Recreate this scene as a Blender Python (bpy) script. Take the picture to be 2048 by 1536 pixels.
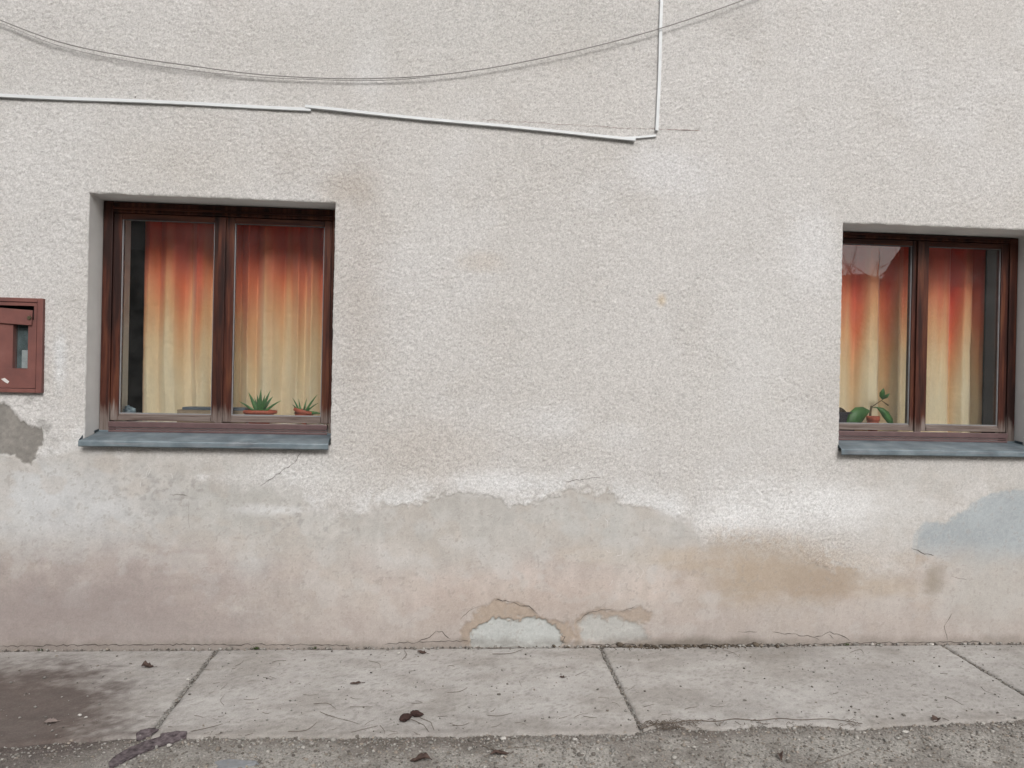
import bpy, bmesh, math, random
import numpy as np
from mathutils import Vector, Matrix, Euler

# ------------------------------------------------------------------ reset
for o in list(bpy.data.objects): bpy.data.objects.remove(o)
S = bpy.context.scene
COL = S.collection
random.seed(7)
rng = np.random.default_rng(11)

# ------------------------------------------------------------------ camera
F = 1538.0; CAM = np.array([0.0, -4.4, 1.5])
YAW, PITCH, ROLL = 0.08124, -0.00127, 0.02101
def basis():
    cy, sy, cp, sp = math.cos(YAW), math.sin(YAW), math.cos(PITCH), math.sin(PITCH)
    f = np.array([sy*cp, cy*cp, sp]); r = np.array([cy, -sy, 0.0]); u = np.cross(r, f)
    c, s = math.cos(ROLL), math.sin(ROLL)
    return f, c*r + s*u, -s*r + c*u
BF, BR, BU = basis()
cd = bpy.data.cameras.new('camera'); cam = bpy.data.objects.new('camera', cd); COL.objects.link(cam)
cd.sensor_fit = 'HORIZONTAL'; cd.sensor_width = 36; cd.lens = 36*F/2048; cd.clip_start = .05; cd.clip_end = 2000
cam.matrix_world = Matrix(((BR[0], BU[0], -BF[0], CAM[0]), (BR[1], BU[1], -BF[1], CAM[1]), (BR[2], BU[2], -BF[2], CAM[2]), (0, 0, 0, 1)))
S.camera = cam

# ------------------------------------------------------------------ world, sun, exposure
SUN_EL, SUN_AZ = math.radians(38), math.atan2(.12, -.98)      # overcast: high, from behind the camera and to the left
W = bpy.data.worlds.new('World'); S.world = W; W.use_nodes = True
nt = W.node_tree; nt.nodes.clear()
sky = nt.nodes.new('ShaderNodeTexSky'); sky.sky_type = 'NISHITA'; sky.sun_disc = False
sky.sun_elevation = SUN_EL; sky.sun_rotation = SUN_AZ; sky.dust_density = 6; sky.air_density = 1.0; sky.ozone_density = 1
hs = nt.nodes.new('ShaderNodeHueSaturation'); hs.inputs['Saturation'].default_value = .30
bg = nt.nodes.new('ShaderNodeBackground'); bg.inputs[1].default_value = .12
wo = nt.nodes.new('ShaderNodeOutputWorld')
nt.links.new(sky.outputs[0], hs.inputs['Color']); nt.links.new(hs.outputs[0], bg.inputs[0]); nt.links.new(bg.outputs[0], wo.inputs[0])
sl = bpy.data.lights.new('sun', 'SUN'); sl.energy = 1.5; sl.angle = math.radians(20); sl.color = (1, .98, .955)
so = bpy.data.objects.new('sun', sl); COL.objects.link(so)
sd = Vector((math.sin(SUN_AZ)*math.cos(SUN_EL), math.cos(SUN_AZ)*math.cos(SUN_EL), math.sin(SUN_EL)))
so.rotation_euler = sd.to_track_quat('Z', 'Y').to_euler(); so.location = sd*20
S.view_settings.view_transform = 'Standard'; S.view_settings.look = 'None'
S.view_settings.exposure = 0.07; S.view_settings.gamma = 1
S.render.resolution_x = 1024; S.render.resolution_y = 768

# ------------------------------------------------------------------ pixel helpers (photo pixel -> ray -> plane it touches)
def ray(u, v): return BF + (u-1024)/F*BR - (v-768)/F*BU
def wp(u, v, Y=0.0):
    d = ray(u, v); t = (Y-CAM[1])/d[1]; return CAM[0]+d[0]*t, CAM[2]+d[2]*t
def wp3(u, v, Y=0.0):
    x, z = wp(u, v, Y); return Vector((x, Y, z))
Z0, SL = -0.014, 0.04                    # pavement falls away from the wall
def slab_z(y): return Z0 + SL*y
def gp(u, v, dz=0.0):
    d = ray(u, v); t = (Z0+dz-CAM[2]+SL*CAM[1])/(d[2]-SL*d[1]); p = CAM+d*t; return float(p[0]), float(p[1])

# ------------------------------------------------------------------ noise
TAB = [rng.random((256, 256)) for _ in range(24)]
def vn(x, y, s=0):
    T = TAB[s % 24]; x = np.asarray(x, float); y = np.asarray(y, float)
    ix = np.floor(x).astype(int); iy = np.floor(y).astype(int); fx = x-ix; fy = y-iy
    fx = fx*fx*(3-2*fx); fy = fy*fy*(3-2*fy); a = ix & 255; b = iy & 255; a1 = (ix+1) & 255; b1 = (iy+1) & 255
    return (T[a, b]*(1-fx)+T[a1, b]*fx)*(1-fy) + (T[a, b1]*(1-fx)+T[a1, b1]*fx)*fy
def fbm(x, y, s=0, n=4):
    r = 0; a = .5; t = 0
    for i in range(n):
        c, q = math.cos(.6*i), math.sin(.6*i)
        r = r + a*vn((c*x-q*y)*2**i + 17.3*i, (q*x+c*y)*2**i + 5.1*i, s+i); t += a; a *= .5
    return r/t
def ss(a, b, x):
    t = np.clip((x-a)/(b-a), 0, 1); return t*t*(3-2*t)
def poly_sd(px, py, poly):               # signed distance, negative inside
    d = np.full(px.shape, 1e9); ins = np.zeros(px.shape, bool); n = len(poly)
    for i in range(n):
        x0, y0 = poly[i]; x1, y1 = poly[(i+1) % n]; ex, ey = x1-x0, y1-y0
        t = np.clip(((px-x0)*ex+(py-y0)*ey)/(ex*ex+ey*ey+1e-12), 0, 1)
        d = np.minimum(d, (px-x0-t*ex)**2 + (py-y0-t*ey)**2)
        c = ((y0 > py) != (y1 > py)) & (px < (x1-x0)*(py-y0)/(y1-y0+1e-12)+x0); ins ^= c
    d = np.sqrt(d); return np.where(ins, -d, d)

# ------------------------------------------------------------------ object helpers
def link(name, me, mat=None, parent=None):
    o = bpy.data.objects.new(name, me); COL.objects.link(o)
    if mat is not None: me.materials.append(mat)
    if parent is not None: o.parent = parent
    return o
def tag(o, label, cat, group=None):
    o['label'] = label; o['category'] = cat
    if group: o['group'] = group
    return o
def thing(name, label, cat, loc=(0, 0, 0), group=None):
    o = bpy.data.objects.new(name, None); COL.objects.link(o); o.location = loc; o.empty_display_size = .1
    tag(o, label, cat, group); return o
def bmo(name, bm, mat, parent=None, smooth=False):
    bmesh.ops.recalc_face_normals(bm, faces=bm.faces)
    me = bpy.data.meshes.new(name); bm.to_mesh(me); bm.free()
    if smooth: me.shade_smooth()
    o = link(name, me, mat)
    if parent is not None:
        o.parent = parent; o.matrix_parent_inverse = Matrix.Translation(parent_loc(parent)).inverted()
    return o
def parent_loc(p):
    v = Vector(p.location)
    return v
def box(bm, x0, x1, y0, y1, z0, z1, bev=0.0, M=None):
    r = bmesh.ops.create_cube(bm, size=1); vs = r['verts']
    for v in vs:
        v.co = Vector(((x0+x1)/2+v.co.x*(x1-x0), (y0+y1)/2+v.co.y*(y1-y0), (z0+z1)/2+v.co.z*(z1-z0)))
    if bev > 0:
        es = list({e for v in vs for e in v.link_edges})
        bmesh.ops.bevel(bm, geom=es, offset=bev, segments=2, profile=.6, affect='EDGES')
    return vs
def tube(bm, pts, rad, n=6, cap=True):
    pts = [Vector(p) for p in pts]; rings = []
    if not hasattr(rad, '__len__'): rad = [rad]*len(pts)
    up = Vector((.13, .21, .97))
    for i, p in enumerate(pts):
        t = (pts[min(i+1, len(pts)-1)]-pts[max(i-1, 0)]).normalized()
        a = t.cross(up)
        if a.length < 1e-3: a = t.cross(Vector((1, 0, 0)))
        a.normalize(); b = t.cross(a)
        rings.append([bm.verts.new(p+(a*math.cos(2*math.pi*k/n)+b*math.sin(2*math.pi*k/n))*rad[i]) for k in range(n)])
    for i in range(len(rings)-1):
        for k in range(n): bm.faces.new((rings[i][k], rings[i][(k+1) % n], rings[i+1][(k+1) % n], rings[i+1][k]))
    if cap: bm.faces.new(rings[0][::-1]); bm.faces.new(rings[-1])
def np_mesh(name, V, Fq, col=None, smooth=True):
    me = bpy.data.meshes.new(name); k = Fq.shape[1]
    me.vertices.add(len(V)); me.vertices.foreach_set('co', np.ascontiguousarray(V, np.float32).ravel())
    me.loops.add(Fq.size); me.loops.foreach_set('vertex_index', np.ascontiguousarray(Fq, np.int32).ravel())
    me.polygons.add(len(Fq)); me.polygons.foreach_set('loop_start', np.arange(0, Fq.size, k, dtype=np.int32))
    if smooth: me.polygons.foreach_set('use_smooth', np.ones(len(Fq), bool))
    me.update(calc_edges=True)
    if col is not None:
        if col.shape[1] == 3: col = np.concatenate([col, np.ones((len(col), 1))], 1)
        a = me.color_attributes.new('Col', 'FLOAT_COLOR', 'POINT'); a.data.foreach_set('color', np.ascontiguousarray(col, np.float32).ravel())
    return me
def grid_faces(nx, ny):
    i = np.arange(nx-1)[None, :]; j = np.arange(ny-1)[:, None]; a = (j*nx+i)
    return np.stack([a, a+1, a+1+nx, a+nx], -1).reshape(-1, 4)

# ------------------------------------------------------------------ materials
def mat(name):
    m = bpy.data.materials.new(name); m.use_nodes = True; n = m.node_tree; n.nodes.clear()
    o = n.nodes.new('ShaderNodeOutputMaterial'); b = n.nodes.new('ShaderNodeBsdfPrincipled'); n.links.new(b.outputs[0], o.inputs[0])
    return m, n, b
def N(n, t, **k):
    q = n.nodes.new('ShaderNode'+t)
    for a, v in k.items():
        if a in q.inputs: q.inputs[a].default_value = v
        else: setattr(q, a, v)
    return q
def coords(n, scale=(1, 1, 1), kind='world'):
    g = N(n, 'NewGeometry') if kind == 'world' else N(n, 'TexCoord')
    m = N(n, 'Mapping'); m.inputs['Scale'].default_value = scale
    n.links.new(g.outputs['Position'] if kind == 'world' else g.outputs['Object'], m.inputs['Vector']); return m.outputs[0]
def noise(n, vec, scale, detail=4, rough=.55, dist=0):
    q = N(n, 'TexNoise', Scale=scale, Detail=detail, Roughness=rough, Distortion=dist); n.links.new(vec, q.inputs['Vector']); return q.outputs['Fac']
def ramp(n, fac, stops):
    q = N(n, 'ValToRGB'); e = q.color_ramp.elements
    while len(e) < len(stops): e.new(.5)
    for k, (p, c) in zip(e, stops):
        k.position = p; k.color = (c, c, c, 1) if not hasattr(c, '__len__') else (*c, 1)
    n.links.new(fac, q.inputs[0]); return q.outputs[0]
def mixc(n, fac, a, b, mode='MIX'):
    q = N(n, 'MixRGB', blend_type=mode)
    for s, v in ((0, fac), (1, a), (2, b)):
        if hasattr(v, 'is_linked') or hasattr(v, 'links'): n.links.new(v, q.inputs[s])
        else: q.inputs[s].default_value = v if s == 0 else (*v, 1)
    return q.outputs[0]
def bump(n, b, h, strength, dist=.01):
    q = N(n, 'Bump', Strength=strength, Distance=dist); n.links.new(h, q.inputs['Height']); n.links.new(q.outputs[0], b.inputs['Normal']); return q
def simple(name, c, rough=.7, var=.18, scale=40, metal=0, spec=.3, bmp=0.0, c2=None, bscale=None):
    m, n, b = mat(name); v = coords(n); f = noise(n, v, scale)
    c2 = c2 or tuple(x*(1-var*2) for x in c)
    n.links.new(ramp(n, f, [(.3, c2), (.65, c)]), b.inputs['Base Color'])
    b.inputs['Roughness'].default_value = rough; b.inputs['Metallic'].default_value = metal; b.inputs['Specular IOR Level'].default_value = spec
    if bmp: bump(n, b, noise(n, v, bscale or scale*3, 3), bmp, .003)
    return m
def vcol(name, rough=.92, fine=160, amt=.16, bmp=.35, bscale=170, bdist=.003, use_alpha=True, spec=.15):
    m, n, b = mat(name); v = coords(n); a = N(n, 'VertexColor', layer_name='Col')
    f = noise(n, v, fine, 3, .6)
    fk = N(n, 'Math', operation='MULTIPLY_ADD'); fk.inputs[1].default_value = .6; fk.inputs[2].default_value = .4; n.links.new(a.outputs['Alpha'], fk.inputs[0])
    n.links.new(mixc(n, fk.outputs[0], a.outputs[0], ramp(n, f, [(.25, 1-amt), (.75, 1+amt*.5)]), 'MULTIPLY'), b.inputs['Base Color'])
    b.inputs['Roughness'].default_value = rough; b.inputs['Specular IOR Level'].default_value = spec
    h = noise(n, v, bscale, 4, .6); q = bump(n, b, h, bmp, bdist)
    if use_alpha:
        mm = N(n, 'Math', operation='MULTIPLY_ADD'); mm.inputs[1].default_value = bmp; mm.inputs[2].default_value = bmp*.18
        n.links.new(a.outputs['Alpha'], mm.inputs[0]); n.links.new(mm.outputs[0], q.inputs['Strength'])
    return m
M_WALL = vcol('roughcast_plaster', fine=140, amt=.30, bmp=.50, bscale=180, bdist=.005)
M_SLAB = vcol('concrete_slab', fine=130, amt=.22, bmp=.45, bscale=140, bdist=.004, use_alpha=False, spec=.2)
M_SOIL = vcol('gravelly_ground', fine=95, amt=.45, bmp=.9, bscale=110, bdist=.01, use_alpha=False)
M_STONE = vcol('gravel_stone', fine=220, amt=.2, bmp=.2, bscale=250, bdist=.002, use_alpha=False)
M_REVEAL = simple('reveal_plaster', (.68, .665, .645), .95, .05, 5, bmp=.25, bscale=200)

def wood(name, axis, zlo, zhi, always=0.0):
    m, n, b = mat(name); sc = {'z': (60, 60, 3.2), 'x': (3.2, 60, 60)}[axis]
    v = coords(n, sc); v1 = coords(n)
    g = noise(n, v, 1.0, 5, .65, .3); g2 = noise(n, coords(n, {'z': (14, 14, 1.6), 'x': (1.6, 14, 14)}[axis]), 1.0, 3)
    base = ramp(n, g, [(.28, (.016, .007, .006)), (.48, (.066, .021, .014)), (.70, (.120, .043, .023))])
    dark = mixc(n, ramp(n, g2, [(.46, 0.), (.62, .9)]), base, (.020, .010, .009))
    lite = mixc(n, ramp(n, g2, [(.22, .55), (.38, 0.)]), dark, (.150, .062, .028))
    # rain-washed grey wood where the stain has gone
    geo = N(n, 'NewGeometry'); sp = N(n, 'SeparateXYZ'); n.links.new(geo.outputs['Position'], sp.inputs[0])
    mr = N(n, 'MapRange'); mr.inputs['From Min'].default_value = zhi; mr.inputs['From Max'].default_value = zlo
    n.links.new(sp.outputs['Z'], mr.inputs['Value'])
    ad = N(n, 'Math', operation='ADD'); n.links.new(mr.outputs[0], ad.inputs[0]); ad.inputs[1].default_value = always
    nz = N(n, 'Math', operation='MULTIPLY_ADD'); n.links.new(g, nz.inputs[0]); nz.inputs[1].default_value = 1.5; nz.inputs[2].default_value = -.75
    a2 = N(n, 'Math', operation='ADD'); n.links.new(ad.outputs[0], a2.inputs[0]); n.links.new(nz.outputs[0], a2.inputs[1])
    wmask = ramp(n, a2.outputs[0], [(.35, 0.), (.75, 1.)])
    grey = ramp(n, g, [(.25, (.075, .052, .044)), (.5, (.155, .122, .108)), (.75, (.235, .20, .185))])
    n.links.new(mixc(n, wmask, lite, grey), b.inputs['Base Color'])
    n.links.new(ramp(n, wmask, [(0, .42), (1, .8)]), b.inputs['Roughness']); b.inputs['Specular IOR Level'].default_value = .22
    bump(n, b, g, .5, .002); return m
M_WOODV = wood('stained_wood_upright', 'z', 1.22, 1.40); M_WOODH = wood('stained_wood_rail', 'x', -1, 0)
M_WOODG = wood('weathered_wood_rail', 'x', -1, 0, .85)
M_BAR = simple('brown_weather_bar', (.120, .072, .072), .42, .12, 25, spec=.5)
M_SEAL = simple('grey_glazing_seal', (.24, .24, .25), .5, .1, 30)
M_WHITE = simple('white_inner_paint', (.62, .63, .63), .6, .06, 12)
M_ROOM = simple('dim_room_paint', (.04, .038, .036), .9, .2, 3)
M_RODM = simple('curtain_rod_steel', (.30, .28, .25), .4, .1, 20, metal=.6)
def glass(name, tint=(.975, .985, .98)):
    m = bpy.data.materials.new(name); m.use_nodes = True; n = m.node_tree; n.nodes.clear()
    o = N(n, 'OutputMaterial'); t = N(n, 'BsdfTransparent'); t.inputs[0].default_value = (*tint, 1)
    g = N(n, 'BsdfGlossy'); g.inputs['Roughness'].default_value = .012; g.inputs[0].default_value = (1, 1, 1, 1)
    fr = N(n, 'Fresnel', IOR=1.5); mx = N(n, 'MixShader')
    v = coords(n); bump_h = noise(n, v, 2.5, 1); bp = N(n, 'Bump', Strength=.05, Distance=.02); n.links.new(bump_h, bp.inputs['Height']); n.links.new(bp.outputs[0], g.inputs['Normal'])
    n.links.new(fr.outputs[0], mx.inputs[0]); n.links.new(t.outputs[0], mx.inputs[1]); n.links.new(g.outputs[0], mx.inputs[2])
    # thin dust film
    df = N(n, 'BsdfDiffuse'); df.inputs[0].default_value = (.5, .5, .5, 1); m2 = N(n, 'MixShader')
    n.links.new(ramp(n, noise(n, v, 7, 5, .65), [(.35, .008), (.8, .035)]), m2.inputs[0]); n.links.new(mx.outputs[0], m2.inputs[1]); n.links.new(df.outputs[0], m2.inputs[2])
    n.links.new(m2.outputs[0], o.inputs[0]); return m
M_GLASS = glass('window_glass')
def zinc():
    m, n, b = mat('weathered_zinc'); v = coords(n); f = noise(n, v, 9, 5, .6); f2 = noise(n, coords(n, (4, 60, 60)), 1, 4)
    c = ramp(n, f, [(.3, (.085, .11, .13)), (.5, (.135, .175, .20)), (.72, (.21, .255, .28))])
    n.links.new(mixc(n, ramp(n, f2, [(.5, 0.), (.72, .5)]), c, (.28, .27, .28)), b.inputs['Base Color'])
    b.inputs['Metallic'].default_value = .35; b.inputs['Roughness'].default_value = .55; bump(n, b, noise(n, v, 60, 3), .15, .002); return m
M_ZINC = zinc()
M_PVC = simple('white_plastic_trunking', (.63, .655, .67), .45, .05, 14, spec=.4)
M_WIRE = simple('grey_cable', (.27, .26, .25), .6, .1, 60)
M_CRACK = simple('crack_shadow_dirt', (.10, .085, .075), 1, .2, 60)
M_CRACKR = simple('rusty_scratch', (.22, .12, .09), 1, .2, 60)
def redpaint():
    m, n, b = mat('faded_red_oxide_paint'); v = coords(n); f = noise(n, v, 8, 5, .6); f2 = noise(n, v, 60, 3)
    c = ramp(n, f, [(.3, (.120, .052, .047)), (.55, (.165, .066, .056)), (.75, (.195, .085, .072))])
    n.links.new(mixc(n, ramp(n, f2, [(.62, 0.), (.75, .5)]), c, (.11, .045, .04)), b.inputs['Base Color'])
    b.inputs['Roughness'].default_value = .55; b.inputs['Specular IOR Level'].default_value = .35; bump(n, b, f, .15, .004); return m
M_RED = redpaint()
M_BLACK = simple('dark_slot', (.012, .011, .012), .9, .1, 30)
M_BRASS = simple('tarnished_lock', (.20, .17, .11), .4, .2, 90, metal=.8)
M_CHIP = simple('bare_paint_chip', (.62, .60, .58), .8, .05, 60)
M_TERRA = simple('terracotta_plastic', (.50, .125, .075), .5, .12, 20)
M_DKPOT = simple('dark_purple_plastic', (.035, .028, .045), .5, .12, 20)
M_POTSOIL = simple('potting_soil', (.05, .035, .025), 1, .3, 90, bmp=.6)
def leafm(name, a, c): return simple(name, c, .42, .1, 18, spec=.45, c2=a)
M_ALOE = leafm('aloe_leaf', (.05, .15, .055), (.11, .28, .09)); M_RUB = leafm('rubber_leaf', (.03, .10, .03), (.07, .20, .055))
M_RUBS = simple('rubber_stem', (.15, .11, .06), .7, .2, 40)
M_CARD = simple('cardboard', (.36, .28, .20), .85, .1, 20); M_BLUETOP = simple('blue_grey_lid', (.13, .16, .20), .6, .1, 20)
M_CLOTH = simple('pale_blue_cloth', (.30, .40, .48), .9, .2, 55, c2=(.13, .19, .25))
M_BARK = simple('dark_bark', (.15, .125, .132), .95, .25, 45, bmp=.8, bscale=90, c2=(.03, .022, .025))
M_DLEAF = simple('dead_leaf', (.095, .062, .05), .85, .2, 60, c2=(.04, .027, .024))
M_POD = simple('dark_seed_pod', (.055, .030, .026), .85, .25, 120, bmp=.6, bscale=200)
M_TWIG = simple('dry_twig', (.185, .155, .13), .95, .2, 80, c2=(.085, .068, .056))
M_MOSS = simple('moss', (.06, .085, .03), 1, .3, 90)

# ================================================================== SETTING
# ground sheet to the horizon
def ground_z(y):
    y = np.asarray(y, float); return np.where(y > -3.0, slab_z(y)-.012, slab_z(-3.0)-.012)
FRP = np.array([gp(*p) for p in ((-300, 1500), (0, 1490), (300, 1471), (700, 1473), (1000, 1467), (1270, 1464), (1300, 1456), (1340, 1451), (1420, 1457), (1520, 1450), (1640, 1449), (1720, 1457), (1800, 1448), (2048, 1437), (2400, 1420))])
def front(x): return np.interp(x, FRP[:, 0], FRP[:, 1])
def ground_col(X, Y):
    n1 = fbm(X*1.1, Y*1.1+9, 1); n2 = fbm(X*6, Y*6, 4); n3 = fbm(X*30, Y*30, 6, 3)
    c = np.array([.355, .338, .312])[None]*(.75+.5*n1[:, None])
    dirt = ss(.50, .72, n2+.22*n1-.08)[:, None]*.42
    c = c*(1-dirt)+np.array([.135, .115, .098])*dirt
    edge = (ss(-.16, .0, Y-front(X)+.06*(n3-.5)+.12*(n2-.5)))[:, None]*.62              # dark soil washed against the slab edge
    c = c*(1-edge)+np.array([.115, .092, .080])*edge
    damp = ss(.14, -.22, poly_sd(X, Y, DAMP)+.34*(n2-.5)+.10*(n3-.5))[:, None]*.75
    c = c*(1-damp)+np.array([.095, .075, .070])*damp
    return c*(.75+.5*n3[:, None])
DAMP = [gp(*p) for p in ((-160, 1322), (60, 1322), (170, 1328), (240, 1362), (275, 1400), (262, 1450), (230, 1490), (160, 1530), (-160, 1600))]
def sheet(name, xs, ys, zf, cf, m, parent=None):
    X, Y = np.meshgrid(xs, ys); x, y = X.ravel(), Y.ravel()
    me = np_mesh(name, np.stack([x, y, zf(x, y)], 1), grid_faces(len(xs), len(ys)), cf(x, y)); return link(name, me, m, parent)
xs = np.concatenate([np.linspace(-900, -30, 12), np.linspace(-28, -3.2, 26), np.arange(-3, 4.6, .02), np.linspace(4.8, 30, 26), np.linspace(40, 900, 12)])
ys = np.concatenate([np.linspace(-900, -60, 10), np.linspace(-55, -3.1, 40), np.arange(-3.0, -.8, .02), np.linspace(-.78, .30, 10)])
def gz(x, y):
    near = (x > -3) & (x < 4.6) & (y > -3)
    return ground_z(y) + np.where(near, .007*(fbm(x*9, y*9, 3, 3)-.5) + .004*(fbm(x*45, y*45, 8, 2)-.5), 0)
gr = sheet('ground', xs, ys, gz, ground_col, M_SOIL); gr['kind'] = 'structure'

# pavement slabs with gravelly joints
pav = bpy.data.objects.new('pavement', None); COL.objects.link(pav); pav['kind'] = 'structure'
JX = [-4.6, -1.258, .900, 2.975, 5.2]
def slab_col(X, Y):
    n1 = fbm(X*1.3+3, Y*2.2, 2); n2 = fbm(X*5, Y*9, 5); n3 = fbm(X*26, Y*40, 9, 3); n4 = fbm(X*90, Y*90, 12, 2)
    c = np.array([.378, .361, .344])[None]*(.86+.28*n1[:, None])
    d = ss(.50, .72, n2*.7+n1*.35)[:, None]*.42; c = c*(1-d)+np.array([.235, .215, .19])*d
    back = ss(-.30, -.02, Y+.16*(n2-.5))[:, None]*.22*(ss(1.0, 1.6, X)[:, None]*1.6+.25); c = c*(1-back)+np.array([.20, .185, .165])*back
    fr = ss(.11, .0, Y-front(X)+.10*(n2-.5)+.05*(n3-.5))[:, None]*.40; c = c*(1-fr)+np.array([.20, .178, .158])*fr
    pale = ss(.52, .7, fbm(X*2.2+20, Y*3+4, 14))[:, None]*.3; c = c*(1-pale)+np.array([.50, .49, .475])*pale
    sd = poly_sd(X, Y, DAMP)+.42*(n2-.5)+.20*(n3-.5)+.14*(n4-.5)
    dm = ss(.16, -.24, sd)[:, None]*.86; c = c*(1-dm)+np.array([.088, .064, .056])*(.75+.5*n2[:, None])*dm
    sp = (n4 > .70)[:, None]*.35; c = c*(1-sp)+np.array([.16, .145, .13])*sp
    return c*(.86+.28*n3[:, None])
for i in range(4):
    x0, x1 = JX[i]+.009, JX[i+1]-.009; y1 = -.014
    nx = int((x1-x0)/.014); ny = 74
    t = np.linspace(0, 1, nx); s = np.linspace(0, 1, ny); T, Q = np.meshgrid(t, s); T, Q = T.ravel(), Q.ravel()
    edge_n = fbm(np.linspace(x0, x1, nx)*14, np.zeros(nx)+i*7, 3, 4)-.5
    yl = front(np.linspace(x0, x1, nx))+.034*edge_n; X = x0+T*(x1-x0); Y = np.tile(yl, ny)*(1-Q)+y1*Q
    X = X + (fbm(Y*22, X*0+i, 5, 3)-.5)*.012*np.where(T < .01, 1, np.where(T > .99, 1, 0))
    bev = np.minimum(np.minimum(T*(x1-x0), (1-T)*(x1-x0)), np.minimum(Q, 1-Q)*1.0); drop = .006*(1-ss(0, .012, bev))
    Z = slab_z(Y)+.005*(fbm(X*3, Y*3, 7)-.5)+.0022*(fbm(X*50, Y*50, 10, 2)-.5)-drop
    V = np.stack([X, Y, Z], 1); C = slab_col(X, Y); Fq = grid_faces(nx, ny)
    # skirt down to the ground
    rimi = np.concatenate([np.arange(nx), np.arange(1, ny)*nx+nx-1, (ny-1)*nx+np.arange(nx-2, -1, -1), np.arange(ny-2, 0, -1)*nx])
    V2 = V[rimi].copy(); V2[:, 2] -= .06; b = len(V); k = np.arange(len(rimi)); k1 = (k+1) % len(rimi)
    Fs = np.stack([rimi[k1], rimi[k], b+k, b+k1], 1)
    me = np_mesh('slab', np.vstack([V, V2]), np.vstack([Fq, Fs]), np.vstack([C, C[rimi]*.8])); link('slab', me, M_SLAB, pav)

# ------------------------------------------------------------------ the house front
house = thing('house', 'weathered roughcast plaster house front with peeling lower wall and two brown windows', 'house')
OPL = (-1.990, -.660, 1.128, 2.494); OPR = (2.312, 3.602, 1.140, 2.494)
def steps(bp):
    out = [np.array([bp[0][0]])]
    for (a, _), (b, st) in zip(bp[:-1], bp[1:]):
        n = max(1, round((b-a)/st)); out.append(np.linspace(a, b, n+1)[1:])
    return np.concatenate(out)
G = .006
WX = steps([(-6, 0), (-3.10, .08), (OPL[0], G), (OPL[1], G), (OPR[0], G), (OPR[1], G), (3.95, G), (7, .08)])
WZ = steps([(-.12, 0), (-.03, .03), (OPL[2], G), (OPR[2], G), (OPL[3], G), (4.02, G), (6.2, .08)])
X, Z = np.meshgrid(WX, WZ); X = X.ravel(); Z = Z.ravel()
fade = ss(-3.10, -3.04, X)*ss(3.95, 3.90, X)*ss(4.2, 4.0, Z)
# lower edge of the roughcast coat, traced on the wall plane
BND = [(-200, 930), (0, 900), (60, 935), (100, 915), (165, 905), (250, 925), (300, 935), (350, 925), (395, 958), (470, 985), (560, 985), (600, 992), (640, 1030), (690, 1042), (730, 1030), (780, 1020), (830, 1006), (870, 997), (925, 992), (990, 1000), (1040, 1014), (1078, 1004), (1100, 988), (1130, 979), (1180, 979), (1215, 990), (1245, 1008), (1300, 1018), (1345, 1036), (1380, 1062), (1410, 1090), (1500, 1100), (1560, 1112), (1640, 1128), (1700, 1146), (1760, 1152), (1828, 1148), (1836, 1078), (1850, 1046), (1890, 1044), (1930, 1020), (1975, 992), (2010, 983), (2060, 986), (2300, 980)]
bw = np.array([wp(*p) for p in BND]); zb = np.interp(X, bw[:, 0], bw[:, 1])
nA = fbm(X*1.0, Z*1.0, 0); nB = fbm(X*3.5, Z*3.5, 3); nC = fbm(X*14, Z*14, 6); nD = fbm(X*55, Z*55, 9, 3)
d = Z-zb+.12*(nC-.5)+.050*(nD-.5)
STRIP = [wp(*p) for p in ((-300, 800), (0, 806), (22, 812), (38, 838), (56, 850), (82, 858), (84, 880), (80, 900), (62, 930), (45, 922), (30, 908), (0, 905), (-300, 920))]
sdS = poly_sd(X, Z, STRIP)+.034*(nC-.5)+.022*(nD-.5)
wd = .5+2.6*ss(.40, .62, fbm(X*2.1+4, Z*2.1, 13))+2.5*ss(-.2, -.8, X)+.8*ss(1.3, 1.9, X)*ss(2.9, 2.6, X); rough = ss(-.010, .022, d/wd)*ss(-.004, .010, sdS)
under = ss(.30, .0, np.abs(X+1.5)-.30)*ss(.0, .10, 1.135-Z)*ss(.93, .98, Z)      # flatter strip of render under the left sill
underR = ss(.35, .0, np.abs(X-3.15)-.55)*ss(.0, .12, 1.12-Z)
rough = rough*(1-.7*under)*(1-.6*underR)
nS = fbm(X*9+5, Z*34, 20, 3)
flat = ss(.36, .52, nB*.6+nA*.4)
grain = fbm(X*78+Z*10, Z*96, 12, 2); grain2 = vn(X*128, Z*150, 17); spk = np.random.default_rng(2).random(len(X))
H = .0040*rough + fade*rough*(.0016*(ss(.22, .70, grain)-.5)+.0046*(grain2-.5)+.0030*(spk-.5))*(.70+.30*flat) + .010*(fbm(X*1.7, Z*1.7, 5)-.5) + (1-rough)*(.0035*(nB-.5)+.0016*(nD-.5)*fade)
def C3(*c): return np.array(c)
def lay(c, a, col): return c*(1-a[:, None])+np.asarray(col)*a[:, None]
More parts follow.
